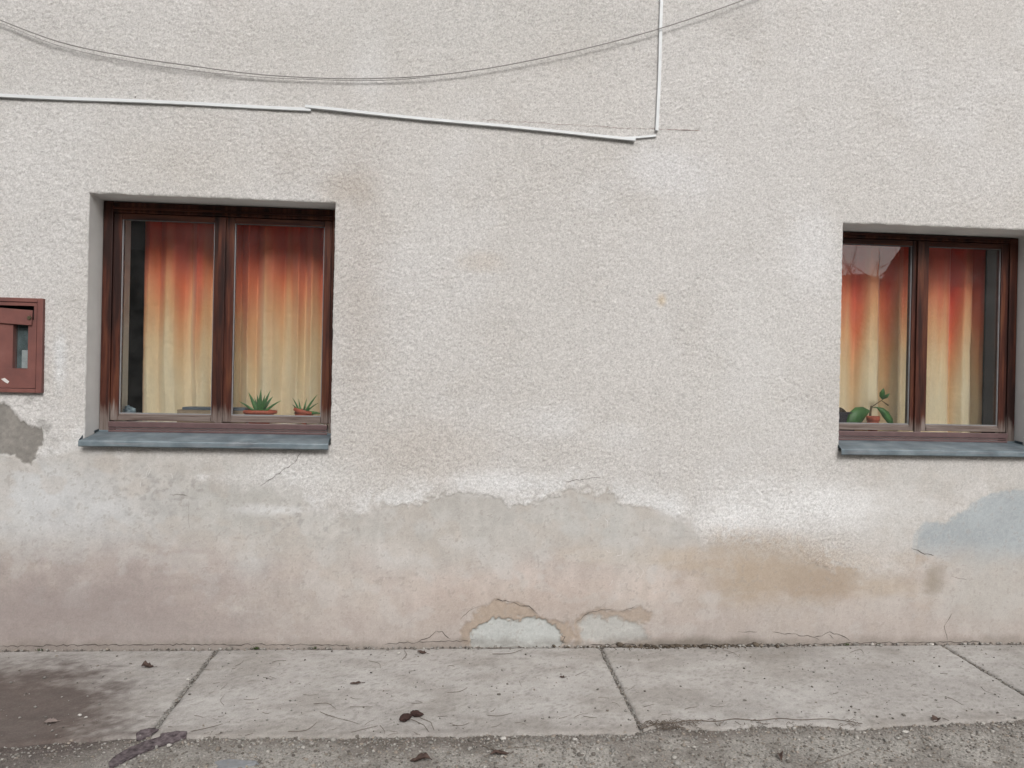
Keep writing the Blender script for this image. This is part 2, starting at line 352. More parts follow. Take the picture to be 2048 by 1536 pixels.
# roughcast coat: greyish cream with paler and browner clouds
c = C3(.548, .533, .517)[None]*np.ones((len(X), 1))
c = lay(c, ss(.46, .70, nA)*.45, (.585, .575, .57)); c = lay(c, ss(.50, .74, nB)*.28, (.485, .462, .437)); c = lay(c, ss(.53, .72, fbm(X*2.3+8, Z*2.3, 8))*.30, (.61, .605, .605))
def blob(u, v, ru, rv, col, a, warp=.6, hard=1.0):
    global c
    x0, z0 = wp(u, v); rx, rz = ru/349, rv/349
    q = np.sqrt(((X-x0)/rx)**2+((Z-z0)/rz)**2)+warp*(nB-.5)+.5*warp*(nC-.5)+.55*warp*(nS-.5)
    c = lay(c, ss(1.35, 1.35-hard*1.25, q)*a*.85, col)
blob(715, 560, 70, 330, (.43, .39, .355), .55); blob(690, 372, 70, 45, (.43, .385, .34), .6); blob(585, 330, 60, 60, (.45, .42, .39), .4)
blob(850, 900, 160, 90, (.47, .43, .39), .6); blob(740, 130, 40, 90, (.66, .66, .665), .6); blob(1190, 60, 120, 100, (.49, .475, .455), .5)
blob(900, 60, 200, 120, (.49, .48, .46), .45); blob(60, 260, 140, 120, (.63, .625, .62), .4); blob(1330, 350, 120, 60, (.64, .64, .655), .6); blob(1620, 490, 60, 110, (.66, .66, .67), .6)
blob(1100, 850, 90, 45, (.65, .65, .655), .6); blob(1230, 870, 60, 30, (.64, .64, .64), .5); blob(960, 525, 50, 22, (.49, .44, .39), .5); blob(620, 80, 200, 60, (.50, .49, .47), .4)
blob(1500, 700, 160, 260, (.60, .595, .585), .4); blob(330, 330, 200, 60, (.50, .475, .44), .35); blob(60, 90, 120, 90, (.51, .49, .47), .4); blob(1480, 50, 60, 50, (.44, .42, .40), .5)
blob(150, 120, 330, 170, (.50, .49, .475), .5); blob(1000, 0, 500, 90, (.50, .492, .475), .4); blob(110, 470, 90, 200, (.56, .555, .55), .4); blob(1323, 600, 11, 15, (.50, .36, .18), .8, .3); blob(120, 720, 14, 70, (.66, .68, .70), .7); blob(1300, 560, 200, 240, (.59, .58, .575), .35)
for (u, v) in ((60, 800), (95, 860), (110, 878), (105, 905), (85, 845), (98, 850)): blob(u, v, 7, 6, (.30, .292, .28), .6, 2.2, .7)
# lower coat
low = C3(.435, .422, .402)[None]*np.ones((len(X), 1)); up = c; c = low
pink = ss(.64, .40, Z+.20*(nB-.5)+.14*(nA-.5)); c = lay(c, pink*.75, (.455, .400, .372))
c = lay(c, ss(.50, .70, nB)*.45, (.50, .475, .45)); c = lay(c, ss(.52, .72, fbm(X*2+31, Z*4, 11))*.5, (.405, .385, .36))
c = lay(c, ss(.30, .04, Z+.10*(nB-.5))*.45, (.375, .345, .325))
blob(110, 1010, 260, 95, (.56, .58, .60), .75); blob(150, 1200, 340, 130, (.335, .29, .275), .75); blob(60, 1250, 280, 75, (.30, .272, .262), .65)
blob(450, 1000, 170, 60, (.41, .405, .385), .6); blob(330, 1010, 60, 40, (.36, .35, .34), .35); blob(500, 1120, 40, 45, (.47, .48, .48), .6); blob(430, 905, 200, 22, (.52, .495, .46), .7)
blob(560, 1020, 90, 12, (.64, .65, .66), .7); blob(900, 1040, 200, 40, (.44, .43, .41), .6); blob(1200, 1040, 110, 50, (.47, .47, .455), .7); blob(790, 1110, 60, 40, (.55, .55, .54), .6)
blob(1000, 1190, 260, 60, (.50, .41, .365), .6); blob(1200, 1110, 90, 18, (.46, .39, .31), .55); blob(1340, 1115, 60, 22, (.46, .385, .31), .6); blob(1300, 1180, 120, 60, (.52, .43, .38), .5)
blob(1560, 1150, 210, 62, (.375, .315, .255), .85); blob(1640, 1165, 80, 40, (.345, .275, .215), .7); blob(1480, 1130, 70, 30, (.42, .345, .275), .6); blob(1760, 1175, 110, 26, (.45, .385, .31), .7)
blob(1868, 1165, 24, 26, (.285, .25, .205), .85); blob(1855, 1205, 40, 22, (.43, .34, .27), .6); blob(1680, 1225, 260, 30, (.41, .385, .36), .6); blob(1600, 1265, 350, 22, (.36, .345, .325), .6)
blob(1990, 1190, 110, 60, (.43, .40, .365), .7); blob(1950, 1250, 160, 30, (.40, .375, .35), .5); blob(1980, 1130, 110, 30, (.42, .415, .40), .8)
lowc = c*(1+.20*(nC[:, None]-.5))*(1+.14*(fbm(X*30, Z*9, 16, 3)[:, None]-.5)); mo = ss(.52, .66, fbm(X*7+2, Z*9, 18))*.35; lowc = lowc*(1-mo[:, None])+np.array([.43, .385, .345])*mo[:, None]; mo = ss(.55, .68, fbm(X*9+12, Z*12, 19))*.35; lowc = lowc*(1-mo[:, None])+np.array([.50, .495, .485])*mo[:, None]
c = lowc
c = lay(c, ss(.50, .0, Z+.16*(nB-.5))*.40, (.365, .305, .275))
blob(1600, 1150, 260, 60, (.365, .305, .245), .80, .8); blob(1500, 1165, 90, 60, (.40, .325, .255), .5); blob(1650, 1170, 90, 36, (.335, .272, .218), .6); blob(1866, 1165, 26, 34, (.27, .235, .195), .6, 1.4); blob(1030, 1215, 150, 50, (.37, .315, .275), .5); blob(1230, 1230, 120, 40, (.37, .32, .28), .45); blob(120, 1225, 420, 105, (.285, .245, .235), .80); blob(420, 1260, 330, 40, (.33, .295, .28), .5)
blob(1990, 1190, 130, 80, (.41, .40, .38), .75); blob(1480, 1175, 60, 30, (.36, .30, .24), .6, 1.4); blob(1720, 1120, 130, 22, (.42, .345, .27), .6, 1.2); blob(1330, 1120, 120, 26, (.44, .375, .305), .55, 1.2)
q_ = poly_sd(X, Z, [wp(*p) for p in ((1822, 1100), (1828, 1068), (1846, 1044), (1888, 1043), (1928, 1018), (1976, 988), (2010, 981), (2400, 965), (2400, 1150), (2000, 1150), (1905, 1128), (1868, 1113))])+.030*(nC-.5)+.02*(nD-.5)
cem = C3(.355, .385, .402)[None]*(.9+.2*nB[:, None])*(.95+.1*nD[:, None]); a_ = ss(.010, -.008, q_)*ss(.42, .62, Z+.06*(nB-.5)); c = c*(1-a_[:, None])+cem*a_[:, None]
lowc = c; c = lowc*(1-rough[:, None])+up*rough[:, None]
# rough but paint-worn band over the brown stain, and efflorescence along the broken edge
worn = ss(.11, .0, d)*rough*ss(1395, 1440, 1024+X*0+ (X/3.5*1000))*0
dd = Z-zb
c = lay(c, ss(.0, .02, dd)*ss(.20, .04, dd+.10*(nC-.5))*rough*ss(.42, .62, nB+.5*(nC-.5)+.3*(nD-.5))*.6, (.68, .685, .69))
blob(1600, 1010, 260, 62, (.73, .735, .74), .85, .7); blob(1450, 1040, 70, 40, (.74, .745, .75), .8); blob(1000, 965, 110, 26, (.71, .715, .72), .8); blob(1340, 1010, 40, 30, (.70, .71, .72), .6); blob(600, 950, 130, 35, (.62, .62, .61), .5)
wx0, _ = wp(1400, 1100); wx1, _ = wp(1835, 1100)
c = lay(c, ss(.20, .0, dd+.10*(nC-.5))*rough*ss(wx0-.05, wx0+.15, X)*ss(wx1+.05, wx1-.05, X)*ss(.36, .62, nC*.6+nD*.5)*.85, (.40, .335, .275))
blob(1600, 1110, 230, 45, (.40, .335, .27), .45, .9)
# stripped dark mortar beside the cabinet
st = ss(.004, -.006, sdS); stc = C3(.245, .232, .215)[None]*(.75+.5*nB[:, None])*(.85+.3*nD[:, None]); c = c*(1-st[:, None])+stc*st[:, None]; H = H-.004*st
# blown plaster at the foot: brown broken rim round pale under-coat
def patch(poly, col, depth, soft=.006, jit=.03, rimc=None):
    global c, H
    P = [wp(*p) for p in poly]; s = poly_sd(X, Z, P)+1.6*jit*(nC-.5)+jit*.9*(nD-.5); a = ss(soft, -soft, s)
    c = c*(1-a[:, None])+(np.asarray(col)[None]*(.86+.28*nB[:, None])*(.93+.14*nD[:, None]))*a[:, None]; H = H-depth*a
patch([(920, 1262), (935, 1240), (960, 1215), (995, 1200), (1040, 1207), (1068, 1225), (1092, 1236), (1125, 1240), (1150, 1262), (1160, 1275), (1120, 1292), (930, 1292)], (.35, .29, .24), .004, .010)
patch([(1145, 1250), (1165, 1228), (1200, 1216), (1240, 1222), (1280, 1212), (1310, 1228), (1290, 1245), (1240, 1262), (1180, 1285), (1150, 1292)], (.345, .29, .245), .004, .014)
patch([(942, 1300), (940, 1275), (955, 1250), (985, 1236), (1040, 1234), (1090, 1238), (1108, 1248), (1125, 1270), (1122, 1300)], (.43, .445, .435), .011, .006, .045)
patch([(1165, 1287), (1156, 1258), (1172, 1237), (1200, 1230), (1245, 1238), (1290, 1256), (1305, 1282), (1240, 1290)], (.405, .402, .385), .006, .022, .05)
# damp, dirty foot of the wall
ft = ss(.055, -.005, Z+.05*(nC-.5)+.03*(nB-.5))*(.45+.4*ss(.9, 1.1, X)*ss(2.3, 1.6, X)); c = lay(c, ft, (.20, .175, .15))
gsp = ss(.56, .70, fbm(X*34+3, Z*38, 2, 3))*ss(.42, .6, nB)*ss(.30, .10, np.abs(Z-.80))*ss(.5, -.2, np.abs(X+1.2)-.6)*(1-rough)*.55; c = lay(c, gsp, (.30, .29, .28))
pits = (nD > .71)*(1-rough)*.4; c = lay(c, pits, (.27, .25, .23))
c = c*(.93+.14*nD[:, None])*(1+.16*fade*(vn(X*140+3, Z*160, 21)-.5)*(.35+.65*rough))[:, None]*(1-.11*((spk > .82)*rough*fade)[:, None]-.06*((spk > .90)*fade)[:, None])
H = np.maximum(H, -.020)
# ragged arrises round the window openings
def inb(o): return (X >= o[0]-1e-6) & (X <= o[1]+1e-6) & (Z >= o[2]-1e-6) & (Z <= o[3]+1e-6)
XV, ZV = X.copy(), Z.copy()
for o in (OPL, OPR):
    m_ = inb(o); jx = .006*(fbm(Z*30, X*2, 13, 3)-.5); jz = .006*(fbm(X*30, Z*2, 15, 3)-.5)
    onx = m_ & ((np.abs(X-o[0]) < 1e-4) | (np.abs(X-o[1]) < 1e-4)); onz = m_ & ((np.abs(Z-o[2]) < 1e-4) | (np.abs(Z-o[3]) < 1e-4))
    XV = np.where(onx, X+jx, XV); ZV = np.where(onz, Z+jz, ZV)
    ar = m_; H = np.where(ar, H-.004, H)
nx, nz = len(WX), len(WZ)
Fq = grid_faces(nx, nz); cx = X[Fq].mean(1); cz = Z[Fq].mean(1); keep = np.ones(len(Fq), bool)
ccr, ccz1 = wp(92, 598); _, ccz0 = wp(92, 786); keep &= ~((cx > ccr-.50) & (cx < ccr-.012) & (cz > ccz0+.012) & (cz < ccz1-.012))
for o in (OPL, OPR): keep &= ~((cx > o[0]) & (cx < o[1]) & (cz > o[2]) & (cz < o[3]))
V = np.stack([XV, -H, ZV], 1)
colA = np.concatenate([c, rough[:, None]], 1)
wall = link('wall', np_mesh('wall', V, Fq[keep], colA), M_WALL, house)
HG = H.reshape(nz, nx)
def wall_y(x, z):
    i = int(np.clip(np.searchsorted(WX, x), 0, nx-1)); j = int(np.clip(np.searchsorted(WZ, z), 0, nz-1)); return -float(HG[max(j-1, 0):j+2, max(i-1, 0):i+2].max())
# reveals grow from the wall's own opening edge
def reveal(o, depth):
    ix = np.where((WX >= o[0]-1e-6) & (WX <= o[1]+1e-6))[0]; iz = np.where((WZ >= o[2]-1e-6) & (WZ <= o[3]+1e-6))[0]
    loop = [iz[0]*nx+i for i in ix] + [j*nx+ix[-1] for j in iz[1:]] + [iz[-1]*nx+i for i in ix[::-1][1:]] + [j*nx+ix[0] for j in iz[::-1][1:-1]]
    A = V[loop]; n = len(A); k = np.arange(n); k1 = (k+1) % n; rows = []; R = 8
    for q in range(R):
        t = q/(R-1); B = A.copy(); cxn = (o[0]+o[1])/2; czn = (o[2]+o[3])/2
        B[:, 1] = A[:, 1]*(1-t)+depth*t
        w = .004*(fbm(B[:, 0]*6+B[:, 2]*6, B[:, 1]*12, 4)-.5)*min(1, 4*t); k_ = max(0., 1-t*5); B[:, 0] = X[loop]*(1-k_)+A[:, 0]*k_; B[:, 2] = Z[loop]*(1-k_)+A[:, 2]*k_; rows.append(B)
    Fr = np.concatenate([np.stack([q*n+k, q*n+k1, (q+1)*n+k1, (q+1)*n+k], 1) for q in range(R-1)])
    ob = link('window_reveal', np_mesh('window_reveal', np.concatenate(rows), Fr), M_REVEAL, house); return ob
YL, YR = .165, .23
reveal(OPL, YL+.06); reveal(OPR, YR+.06)
# cracks
def crack(name, pts, w, m, jit=2.5, seed=0):
    r = random.Random(seed); P = []
    for (a, b), (e, f) in zip(pts[:-1], pts[1:]):
        n = max(2, int(math.hypot(e-a, f-b)/7))
        for i in range(n): t = i/n; P.append((a+(e-a)*t+r.uniform(-jit, jit)*.5, b+(f-b)*t+r.uniform(-jit, jit)))
    P.append(pts[-1]); bm = bmesh.new(); prev = None
    Q = [wp(*p) for p in P]
    for i, (x, z) in enumerate(Q):
        a = Q[max(i-1, 0)]; b = Q[min(i+1, len(Q)-1)]; t = Vector((b[0]-a[0], b[1]-a[1]))
        t = t.normalized() if t.length > 0 else Vector((1, 0)); nn = Vector((-t.y, t.x))*w*.5*r.uniform(.35, 1.2)*(1 if 0 < i < len(Q)-1 else .15); y = wall_y(x, z)-.0012
        cur = (bm.verts.new((x+nn.x, y, z+nn.y)), bm.verts.new((x-nn.x, y, z-nn.y)))
        if prev: bm.faces.new((prev[0], prev[1], cur[1], cur[0]))
        prev = cur
    me = bpy.data.meshes.new(name); bm.to_mesh(me); bm.free(); link(name, me, m, wall)
CR = [([(835, 1283), (858, 1276), (872, 1262), (884, 1264), (900, 1278)], .004), ([(770, 1288), (830, 1285), (905, 1283), (950, 1281)], .0035), ([(990, 1199), (1018, 1203), (1040, 1210), (1058, 1213), (1075, 1228)], .004),
      ([(1122, 1290), (1130, 1275), (1122, 1268)], .004), ([(1545, 1265), (1600, 1270), (1635, 1274), (1660, 1265), (1688, 1272), (1700, 1282)], .004), ([(1475, 1262), (1515, 1264)], .0035), ([(1655, 1266), (1668, 1279)], .003), ([(1628, 1277), (1640, 1281)], .003),
      ([(605, 900), (590, 925), (560, 945), (520, 972)], .0022), ([(1130, 963), (1180, 957), (1200, 955)], .0025), ([(0, 1293), (120, 1291), (260, 1290), (440, 1288), (560, 1289), (700, 1290)], .0045), ([(1180, 1289), (1400, 1290), (1620, 1288)], .006), ([(1620, 1288), (1800, 1285), (1960, 1283)], .004),
      ([(340, 988), (375, 992)], .003), ([(378, 1000), (378, 1060)], .0012), ([(1820, 1098), (1868, 1112)], .004), ([(1900, 1152), (1935, 1160)], .002), ([(1895, 1280), (1888, 1255), (1905, 1225)], .0025), ([(920, 1240), (938, 1222), (960, 1212)], .002), ([(1150, 1245), (1180, 1225), (1225, 1217)], .0022), ([(1240, 1222), (1270, 1212)], .0025)]
for i, (p, w) in enumerate(CR): crack('crack', p, w, M_CRACK, 2.0, i)
crack('crack', [(960, 240), (1100, 248), (1250, 257), (1330, 259)], .0016, M_CRACKR, 1.2, 50); crack('crack', [(1330, 259), (1400, 262)], .0028, M_CRACKR, .6, 51)

M_SCR = simple('pale_scratch', (.66, .655, .65), 1, .05, 60); rs = random.Random(14)
for i in range(26):
    if i < 14: u, v = rs.uniform(1030, 1240), rs.uniform(835, 885)
    elif i < 19: u, v = rs.uniform(250, 360), rs.uniform(925, 965)
    else: u, v = rs.uniform(1180, 1360), rs.uniform(1000, 1170)
    a = rs.uniform(0, 3.14); L = rs.uniform(8, 26); crack('scratch', [(u, v), (u+L*.6*math.cos(a)+rs.uniform(-4, 4), v+L*.6*math.sin(a)), (u+L*math.cos(a+.5), v+L*math.sin(a+.5))], .0022, M_SCR, 1.2, 100+i)

# room behind
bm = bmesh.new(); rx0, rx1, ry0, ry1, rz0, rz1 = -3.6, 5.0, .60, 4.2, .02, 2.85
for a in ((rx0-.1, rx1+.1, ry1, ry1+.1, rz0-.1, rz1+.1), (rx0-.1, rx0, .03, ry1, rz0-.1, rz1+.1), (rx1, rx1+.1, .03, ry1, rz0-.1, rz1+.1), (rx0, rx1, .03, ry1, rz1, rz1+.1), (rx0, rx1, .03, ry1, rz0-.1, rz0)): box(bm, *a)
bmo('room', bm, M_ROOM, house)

# ------------------------------------------------------------------ windows
def frame4(bm, x0, x1, z0, z1, a, b, c_, d_, y0, y1, bev=.004):    # left, right, bottom, top member widths; rails butt between stiles
    if a: box(bm, x0, x0+a, y0, y1, z0, z1, bev)
    if b: box(bm, x1-b, x1, y0, y1, z0, z1, bev)
    if c_: box(bm, x0+a+.0004, x1-b-.0004, y0+.0015, y1-.0015, z0, z0+c_, bev)
    if d_: box(bm, x0+a+.0004, x1-b-.0004, y0+.0015, y1-.0015, z1-d_, z1, bev)
def window(o, Y, zb_, glz0, glz1, s1, g1, mid, g2, s2, inner):
    x0, x1 = o[0]+.003, o[1]-.003; zt = o[3]-.004
    bm = bmesh.new(); box(bm, x0, s1, Y, Y+.075, zb_-.02, zt, .004); box(bm, s2, x1, Y, Y+.075, zb_-.02, zt, .004)
    box(bm, s1+.0005, s2-.0005, Y+.004, Y+.073, glz1+.036, zt-.001, .004)
    win = bmo('window', bm, M_WOODV, house); win['label'] = 'weathered brown wooden double casement window'
    def ch(name, bm, m): q = bmo(name, bm, m, win); return q
    bm = bmesh.new(); box(bm, s1+.0005, s2-.0005, Y+.006, Y+.07, zb_-.015, zb_+.010, .003); ch('bottom_rail', bm, M_WOODH)
    # head moulding
    bm = bmesh.new(); box(bm, s1+.001, s2-.001, Y-.008, Y+.0035, glz1+.055, glz1+.067, .003); ch('head_moulding', bm, M_WOODH)
    zr = glz0-.040
    for (a, b, ga, gb) in ((s1, mid, g1[0], g1[1]), (mid, s2, g2[0], g2[1])):
        bm = bmesh.new(); e = .0015
        box(bm, a+e, ga, Y+.008, Y+.060, zr, glz1+.034, .005); box(bm, gb, b-e, Y+.008, Y+.060, zr, glz1+.034, .005)
        ch('sash', bm, M_WOODV)
        bm = bmesh.new(); box(bm, ga+.0005, gb-.0005, Y+.010, Y+.058, glz1, glz1+.0335, .004); ch('top_rail', bm, M_WOODH)
        bm = bmesh.new(); box(bm, ga+.0005, gb-.0005, Y+.004, Y+.058, zr+.001, glz0-.012, .004); box(bm, ga+.0008, gb-.0008, Y+.011, Y+.057, glz0-.0125, glz0, .003); ch('sash_rail', bm, M_WOODG)
        bm = bmesh.new(); w = .0045
        box(bm, ga-.001, ga+w, Y+.018, Y+.028, glz0-.001, glz1+.001); box(bm, gb-w, gb+.001, Y+.018, Y+.028, glz0-.001, glz1+.001)
        box(bm, ga+w, gb-w, Y+.0185, Y+.0275, glz0-.001, glz0+.006); box(bm, ga+w, gb-w, Y+.0185, Y+.0275, glz1-w*.6, glz1+.001); ch('glazing_seal', bm, M_SEAL)
        bm = bmesh.new(); box(bm, ga-.004, gb+.004, Y+.0295, Y+.0335, glz0-.004, glz1+.004); ch('pane', bm, M_GLASS)
    bm = bmesh.new(); box(bm, mid-.030, mid+.012, Y-.008, Y+.0072, zr-.006, glz1+.030, .004); ch('cover_strip', bm, M_WOODV)
    bm = bmesh.new()
    box(bm, s1+.003, s2-.004, Y-.020, Y+.003, zr-.036, zr-.004, .004); box(bm, s1+.003, s2-.004, Y-.014, Y+.004, zr-.048, zr-.0385, .002); box(bm, s1+.003, s2-.004, Y-.016, Y+.004, zr-.064, zr-.051, .003)
    ch('weather_bar', bm, M_BAR)
    # white inner lining and inner sill board
    bm = bmesh.new(); box(bm, inner[0]-.02, inner[0], Y+.078, .405, glz0-.07, glz1+.06); box(bm, inner[1], inner[1]+.02, Y+.078, .405, glz0-.07, glz1+.06); box(bm, inner[0]-.02, inner[1]+.02, Y+.078, .405, glz1+.062, glz1+.08)
    ch('inner_lining', bm, M_WHITE)
    bm = bmesh.new(); box(bm, inner[0]+.001, inner[1]-.001, Y+.079, .44, glz0-.10, glz0-.055, .004); ch('inner_sill', bm, M_WHITE)
    return win
window(OPL, YL, 1.172, 1.278, 2.392, -1.934, (-1.887, -1.371), -1.316, (-1.258, -.746), -.700, (-1.93, -.70))
window(OPR, YR, 1.184, 1.290, 2.420, 2.366, (2.414, 2.901), 2.956, (3.010, 3.495), 3.546, (2.36, 3.60))
def sill(o, Y, zback, xa, xb, up_r):
    prof = [(Y-.002, zback+.010), (Y-.003, zback), (.02, zback-.024), (-.040, zback-.034), (-.049, zback-.0365), (-.050, zback-.040), (-.0505, zback-.062), (-.046, zback-.066), (-.040, zback-.066)]
    n = 60; bm = bmesh.new(); rows = []; r = random.Random(3)
    for i in range(n+1):
        t = i/n; x = xa+(xb-xa)*t; w = .0022*(float(fbm(np.array([x*5]), np.array([0.]), 3)[0])-.5)
        row = []
        for k, (y, z) in enumerate(prof):
            xx = min(max(x, o[0]+.004), o[1]-.004) if y > 0 else x
            row.append(bm.verts.new((xx, y, z+w*(1 if y < 0 else .3))))
        rows.append(row)
    fs = []
    for i in range(n):
        for k in range(len(prof)-1): fs.append(bm.faces.new((rows[i][k], rows[i][k+1], rows[i+1][k+1], rows[i+1][k])))
    bmesh.ops.recalc_face_normals(bm, faces=bm.faces); bmesh.ops.solidify(bm, geom=fs, thickness=.0022)
    s = bmo('window_sill', bm, M_ZINC, house)
    for side, x in ((-1, xa), (1, xb)):
        bm = bmesh.new(); xi = o[0]+.004 if side < 0 else o[1]-.004; th = .003*side
        P = [(xi, Y-.004, zback+.002), (xi, Y-.004, zback+.016), (x, -.004, zback-.008), (x, -.045, zback-.030), (x, -.045, zback-.0375), (x, -.004, zback-.030)]
        f = bm.faces.new([bm.verts.new(p) for p in P]); bmesh.ops.solidify(bm, geom=[f], thickness=.002)
        bmo('sill_end', bm, M_ZINC, s)
    for k in range(7):
        x = o[0]+.09+k*(o[1]-o[0]-.18)/6+r.uniform(-.02, .02); bm = bmesh.new()
        bmesh.ops.create_icosphere(bm, subdivisions=1, radius=.004, matrix=Matrix.Translation((x, Y-.012, zback+.0005))); bmo('screw', bm, M_CRACK, s)
    return s
sill(OPL, YL, 1.174, -2.000, -.664, 1); sill(OPR, YR, 1.186, 2.306, 3.612, 0)

# ------------------------------------------------------------------ curtains
def curtain_mat():
    m, n, b = mat('dip_dyed_curtain'); a = N(n, 'VertexColor', layer_name='Col'); v = coords(n, (300, 300, 60))
    f = noise(n, v, 1, 3); n.links.new(mixc(n, 1.0, a.outputs[0], ramp(n, f, [(.2, .86), (.8, 1.08)]), 'MULTIPLY'), b.inputs['Base Color'])
    b.inputs['Roughness'].default_value = .62; b.inputs['Sheen Weight'].default_value = .25; b.inputs['Specular IOR Level'].default_value = .25
    bump(n, b, noise(n, coords(n), 14, 5, .65, .6), .35, .012); return m
M_CURT = curtain_mat()
def curtain(label, x0, x1, Y, folds, reach, seed, lean):
    nx_, nz_ = 240, 150; xs_ = np.linspace(x0, x1, nx_); zs_ = np.linspace(.95, 2.62, nz_); XX, ZZ = np.meshgrid(xs_, zs_); x = XX.ravel(); z = ZZ.ravel()
    xx = x+.05*(fbm(x*2, z*1.2, seed)-.5)*ss(2.4, 1.3, z)
    ph = np.interp(xx, [p[0] for p in folds], [p[1] for p in folds])              # -1 valley .. +1 crest, traced folds
    amp = .038*(.75+.5*fbm(x*3, z*.8, seed+2))
    wr = np.abs(fbm(x*9+z*5, z*8-x*4, seed+4, 3)-.5); crease = -.004*np.exp(-(wr/.018)**2)*ss(2.15, 1.6, z)*ss(.42, .6, fbm(x*3, z*2, seed+8))-.004*np.exp(-((z-1.885+.02*x)/.006)**2)+.008*(fbm(x*11+z*4, z*7-x*3, seed+4, 4)-.5)*ss(2.3, 1.5, z)
    y = Y-amp*ph-crease-.006*(fbm(x*9, z*.7, seed+6)-.5)
    R = np.interp(xx, [p[0] for p in reach], [p[1] for p in reach])               # how far the red dye ran down each fold
    R = R.mean()+.62*(R-R.mean())
    t = (z-R+.24)/(.46+.22*fbm(x*6, z*.6, seed+1))+.30*(fbm(x*26, z*2.0, seed+3, 3)-.5)+.25*(fbm(x*9, z*3, seed+9, 2)-.5)
    keys = [-.75, -.28, .12, .50, .95, 1.4]
    cs = np.array([(.84, .72, .51), (.83, .63, .39), (.80, .43, .22), (.76, .23, .11), (.74, .12, .07), (.70, .085, .055)])
    C = np.stack([np.interp(t, keys, cs[:, k]) for k in range(3)], 1)*(.92+.16*fbm(x*40, z*6, seed+5, 2)[:, None])
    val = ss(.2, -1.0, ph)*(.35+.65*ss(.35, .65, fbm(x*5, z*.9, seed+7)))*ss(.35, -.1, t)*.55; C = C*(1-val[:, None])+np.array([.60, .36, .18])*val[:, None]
    hem = ((x-x0) < .006) | ((x1-x) < .006); C[hem] = C[hem]*.6+np.array([.45, .16, .07])*.4
    xo = x+lean*(2.5-z)
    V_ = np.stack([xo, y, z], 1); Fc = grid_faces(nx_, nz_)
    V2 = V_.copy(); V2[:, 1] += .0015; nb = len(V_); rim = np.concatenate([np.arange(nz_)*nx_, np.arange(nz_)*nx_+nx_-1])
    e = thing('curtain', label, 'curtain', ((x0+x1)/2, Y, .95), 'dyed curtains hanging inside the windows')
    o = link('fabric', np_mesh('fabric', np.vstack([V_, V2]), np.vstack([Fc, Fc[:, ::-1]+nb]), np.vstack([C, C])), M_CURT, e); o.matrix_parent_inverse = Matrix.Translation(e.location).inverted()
    bm = bmesh.new(); tube(bm, [(x0-.25, Y, 2.645), (x1+.25, Y, 2.645)], .012, 10); bmo('curtain_rod', bm, M_RODM, e)
    return e
YC = .48
def fx(u, v=600): return wp(u, v, YC)[0]
FL = [(fx(u), a) for u, a in ((288, .1), (300, .6), (318, -.4), (334, .8), (352, .9), (366, -.7), (380, -.9), (396, .9), (408, .3), (420, -.8), (432, .5), (448, -.6), (468, .9), (480, -.9), (498, .7), (512, -1), (530, .8), (548, 1), (566, -.9), (584, -.2), (598, .9), (610, -.7), (624, .8), (640, -.6), (655, .8), (670, -.5), (700, .5))]
zz = lambda v: wp(450, v, YC)[1]
RL = [(fx(u), zz(v)) for u, v in ((288, 640), (300, 560), (312, 570), (326, 590), (338, 500), (348, 540), (360, 620), (372, 600), (383, 520), (392, 660), (402, 640), (410, 520), (424, 540), (440, 560), (468, 560), (482, 600), (497, 620), (515, 600), (530, 520), (548, 580), (562, 590), (575, 500), (586, 560), (600, 600), (612, 520), (622, 560), (634, 520), (646, 600), (670, 560), (700, 560))]
curtain('red to cream dyed curtain behind the window beside the red cabinet', fx(289)-.002, -.45, YC, FL, RL, 2, .004)
FR = [(fx(u), a) for u, a in ((1640, .5), (1680, .6), (1700, -.5), (1716, -.9), (1736, .9), (1752, .8), (1764, -.8), (1778, .4), (1792, .9), (1808, -.3), (1822, .6), (1840, -.5), (1862, .5), (1880, .9), (1896, .4), (1908, -1), (1922, .9), (1938, .8), (1950, -.7), (1960, .3), (1970, .2))]
zr2 = lambda v: wp(1840, v, YC)[1]
RR = [(fx(u), zr2(v)) for u, v in ((1640, 600), (1684, 610), (1700, 600), (1712, 720), (1722, 690), (1734, 560), (1752, 560), (1762, 600), (1774, 680), (1784, 640), (1796, 570), (1812, 590), (1826, 600), (1850, 590), (1870, 590), (1888, 600), (1900, 680), (1908, 740), (1916, 680), (1926, 560), (1938, 570), (1950, 640), (1962, 700), (1970, 690))]
curtain('red to cream dyed curtain behind the window without a cabinet beside it', 2.20, fx(1967)+.002, YC, FR, RR, 9, -.004)

